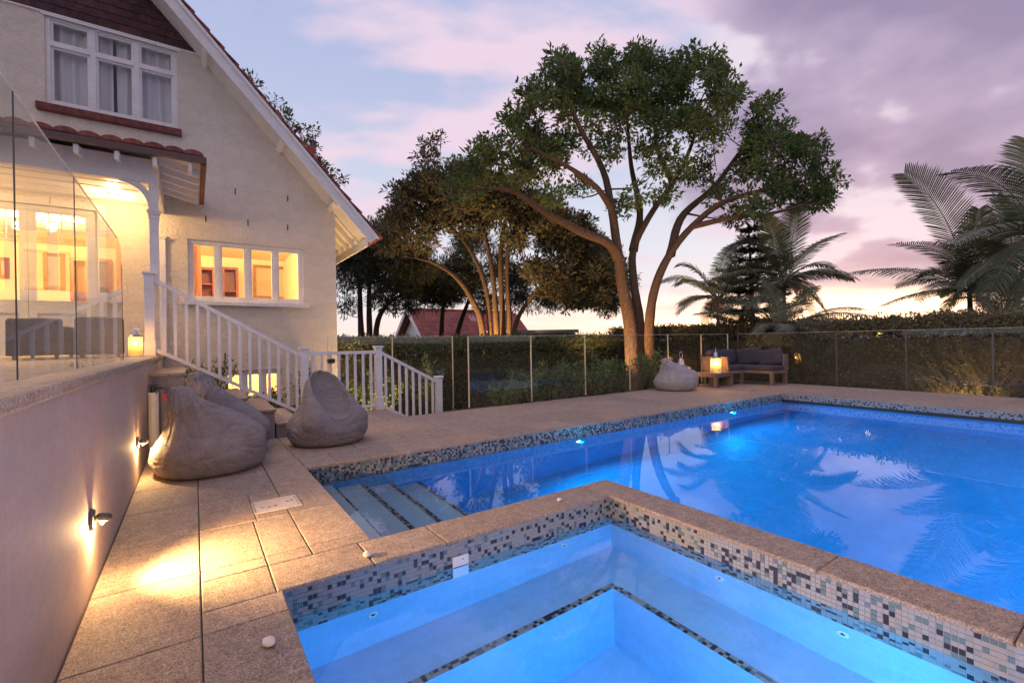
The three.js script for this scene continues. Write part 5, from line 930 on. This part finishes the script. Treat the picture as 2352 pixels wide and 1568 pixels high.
palm('low palm with long drooping fronds behind the corner sofa', 1790, 13.2, [1800, 770], [
  [1870, 690, 2040, 735, 0.4, 0.5, 0.95], [1900, 690, 1980, 710, 0.9, 0.5, 0.7], [1730, 690, 1590, 650, 0.3, 0.55, 0.5], [1720, 700, 1600, 720, 0.6, 0.5, 0.7], [1790, 680, 1750, 640, 0.7, 0.5, 0.4], [1760, 720, 1735, 765, -0.7, 0.45, 0.7], [1830, 715, 1860, 765, -0.7, 0.45, 0.7], [1830, 690, 1870, 660, 0.5, 0.5, 0.5]], { r: 0.07, n: 48 });
shrub(PD(1580, 800, 13).x, -1, PD(1580, 800, 13).z, 0.8, 1.75, 700, [[0.09, 0.055, 0.04], [0.07, 0.05, 0.035], [0.05, 0.045, 0.03]], 0.14, 'rounded dry brown shrub between the big tree and sofa', 'shrubs behind the glass fence');

// ================================================================ NEIGHBOURS
{
  const d = 34, a = PD(945, 712, d), b = PD(1225, 718, d), z = a.z, w = 9.3, t = thing('neighbour_house', 'white house with red tiled roof beyond the hedge', 'house', [a.x, -1, z]);
  const H = a.y + 1, e = H - 3.2, dp = 3.6; const P = [], q = (...v) => P.push(...v[0], ...v[1], ...v[2], ...v[0], ...v[2], ...v[3]);
  q([-0.35, e - 0.2, dp + 0.3], [w, e - 0.2, dp + 0.3], [w, H, 0], [-0.35, H, 0]); q([w, e - 0.2, -dp - 0.3], [-0.35, e - 0.2, -dp - 0.3], [-0.35, H, 0], [w, H, 0]);
  const g = new THREE.BufferGeometry(); g.setAttribute('position', new THREE.Float32BufferAttribute(P, 3)); g.computeVertexNormals(); const roof = part('roof', uvm(g, 0.5), M.tile[0], t);
  const sl = Math.hypot(dp + 0.3, 3.4), rows = 12; for (let r = 0; r < rows; r++) for (let k = 0; k < 18; k++) { const f = (r + 0.5) / rows; const m = part('roof_tile', bx(w / 18 - 0.015, 0.05, sl / rows + 0.03), pick(M.tile), roof, [-0.35 + (k + 0.5) * (w / 18) + 0.02, lerp(e - 0.2, H, f) + 0.05, lerp(dp + 0.3, 0, f)]); m.rotation.x = Math.atan2(3.4, dp + 0.3) + 0.03; }
  const s = new THREE.Shape(); s.moveTo(-dp, 0); s.lineTo(dp, 0); s.lineTo(dp, e); s.lineTo(0, H - 0.15); s.lineTo(-dp, e); s.closePath(); part('wall', uvm(new THREE.ExtrudeGeometry(s, { depth: w - 0.5, bevelEnabled: false }).rotateY(-Math.PI / 2).translate(w - 0.3, 0, 0)).translate(0, 0, 0), M.white, t);
  part('barge_board', merge([bar(V(-0.4, H + 0.05, 0), V(-0.4, e - 0.15, dp + 0.35), 0.06, 0.28), bar(V(-0.4, H + 0.05, 0), V(-0.4, e - 0.15, -dp - 0.35), 0.06, 0.28)]), M.white, t);
  part('ridge_cap', cyl(0.14, 0.14, w, w / 2 - 0.35, H + 0.05, 0, 10).rotateZ(0), M.tile[1], t).geometry = new THREE.CylinderGeometry(0.14, 0.14, w, 10).rotateZ(Math.PI / 2).translate(w / 2 - 0.35, H + 0.02, 0);
  part('finial', cyl(0.02, 0.12, 0.5, -0.38, H + 0.3, 0, 8), M.white, t);
  part('skylight', bx(0.5, 0.06, 0.7, 0, 0, 0), M.pane, t, [4.6, H - 0.55, 0.9]).rotation.x = Math.atan2(3.4, dp + 0.3);
}
{
  const d = 22, a = PD(1120, 764, d), b = PD(1322, 764, d), t = thing('garden_shed', 'low flat-roofed shed just above the hedge', 'shed', [(a.x + b.x) / 2, -1, (a.z + b.z) / 2], Math.atan2(-(b.z - a.z), b.x - a.x)); const w = a.distanceTo(b), h = a.y + 1;
  part('roof', bx(w, 0.14, 2.2, 0, h, 0), std(C(0.28, 0.29, 0.33), { roughness: 0.5 }), t); part('wall', bx(w - 0.3, h - 0.08, 1.9, 0, (h - 0.08) / 2, 0), std(C(0.3, 0.25, 0.2), { map: T.wood }), t);
}
renderer.render(scene, camera);
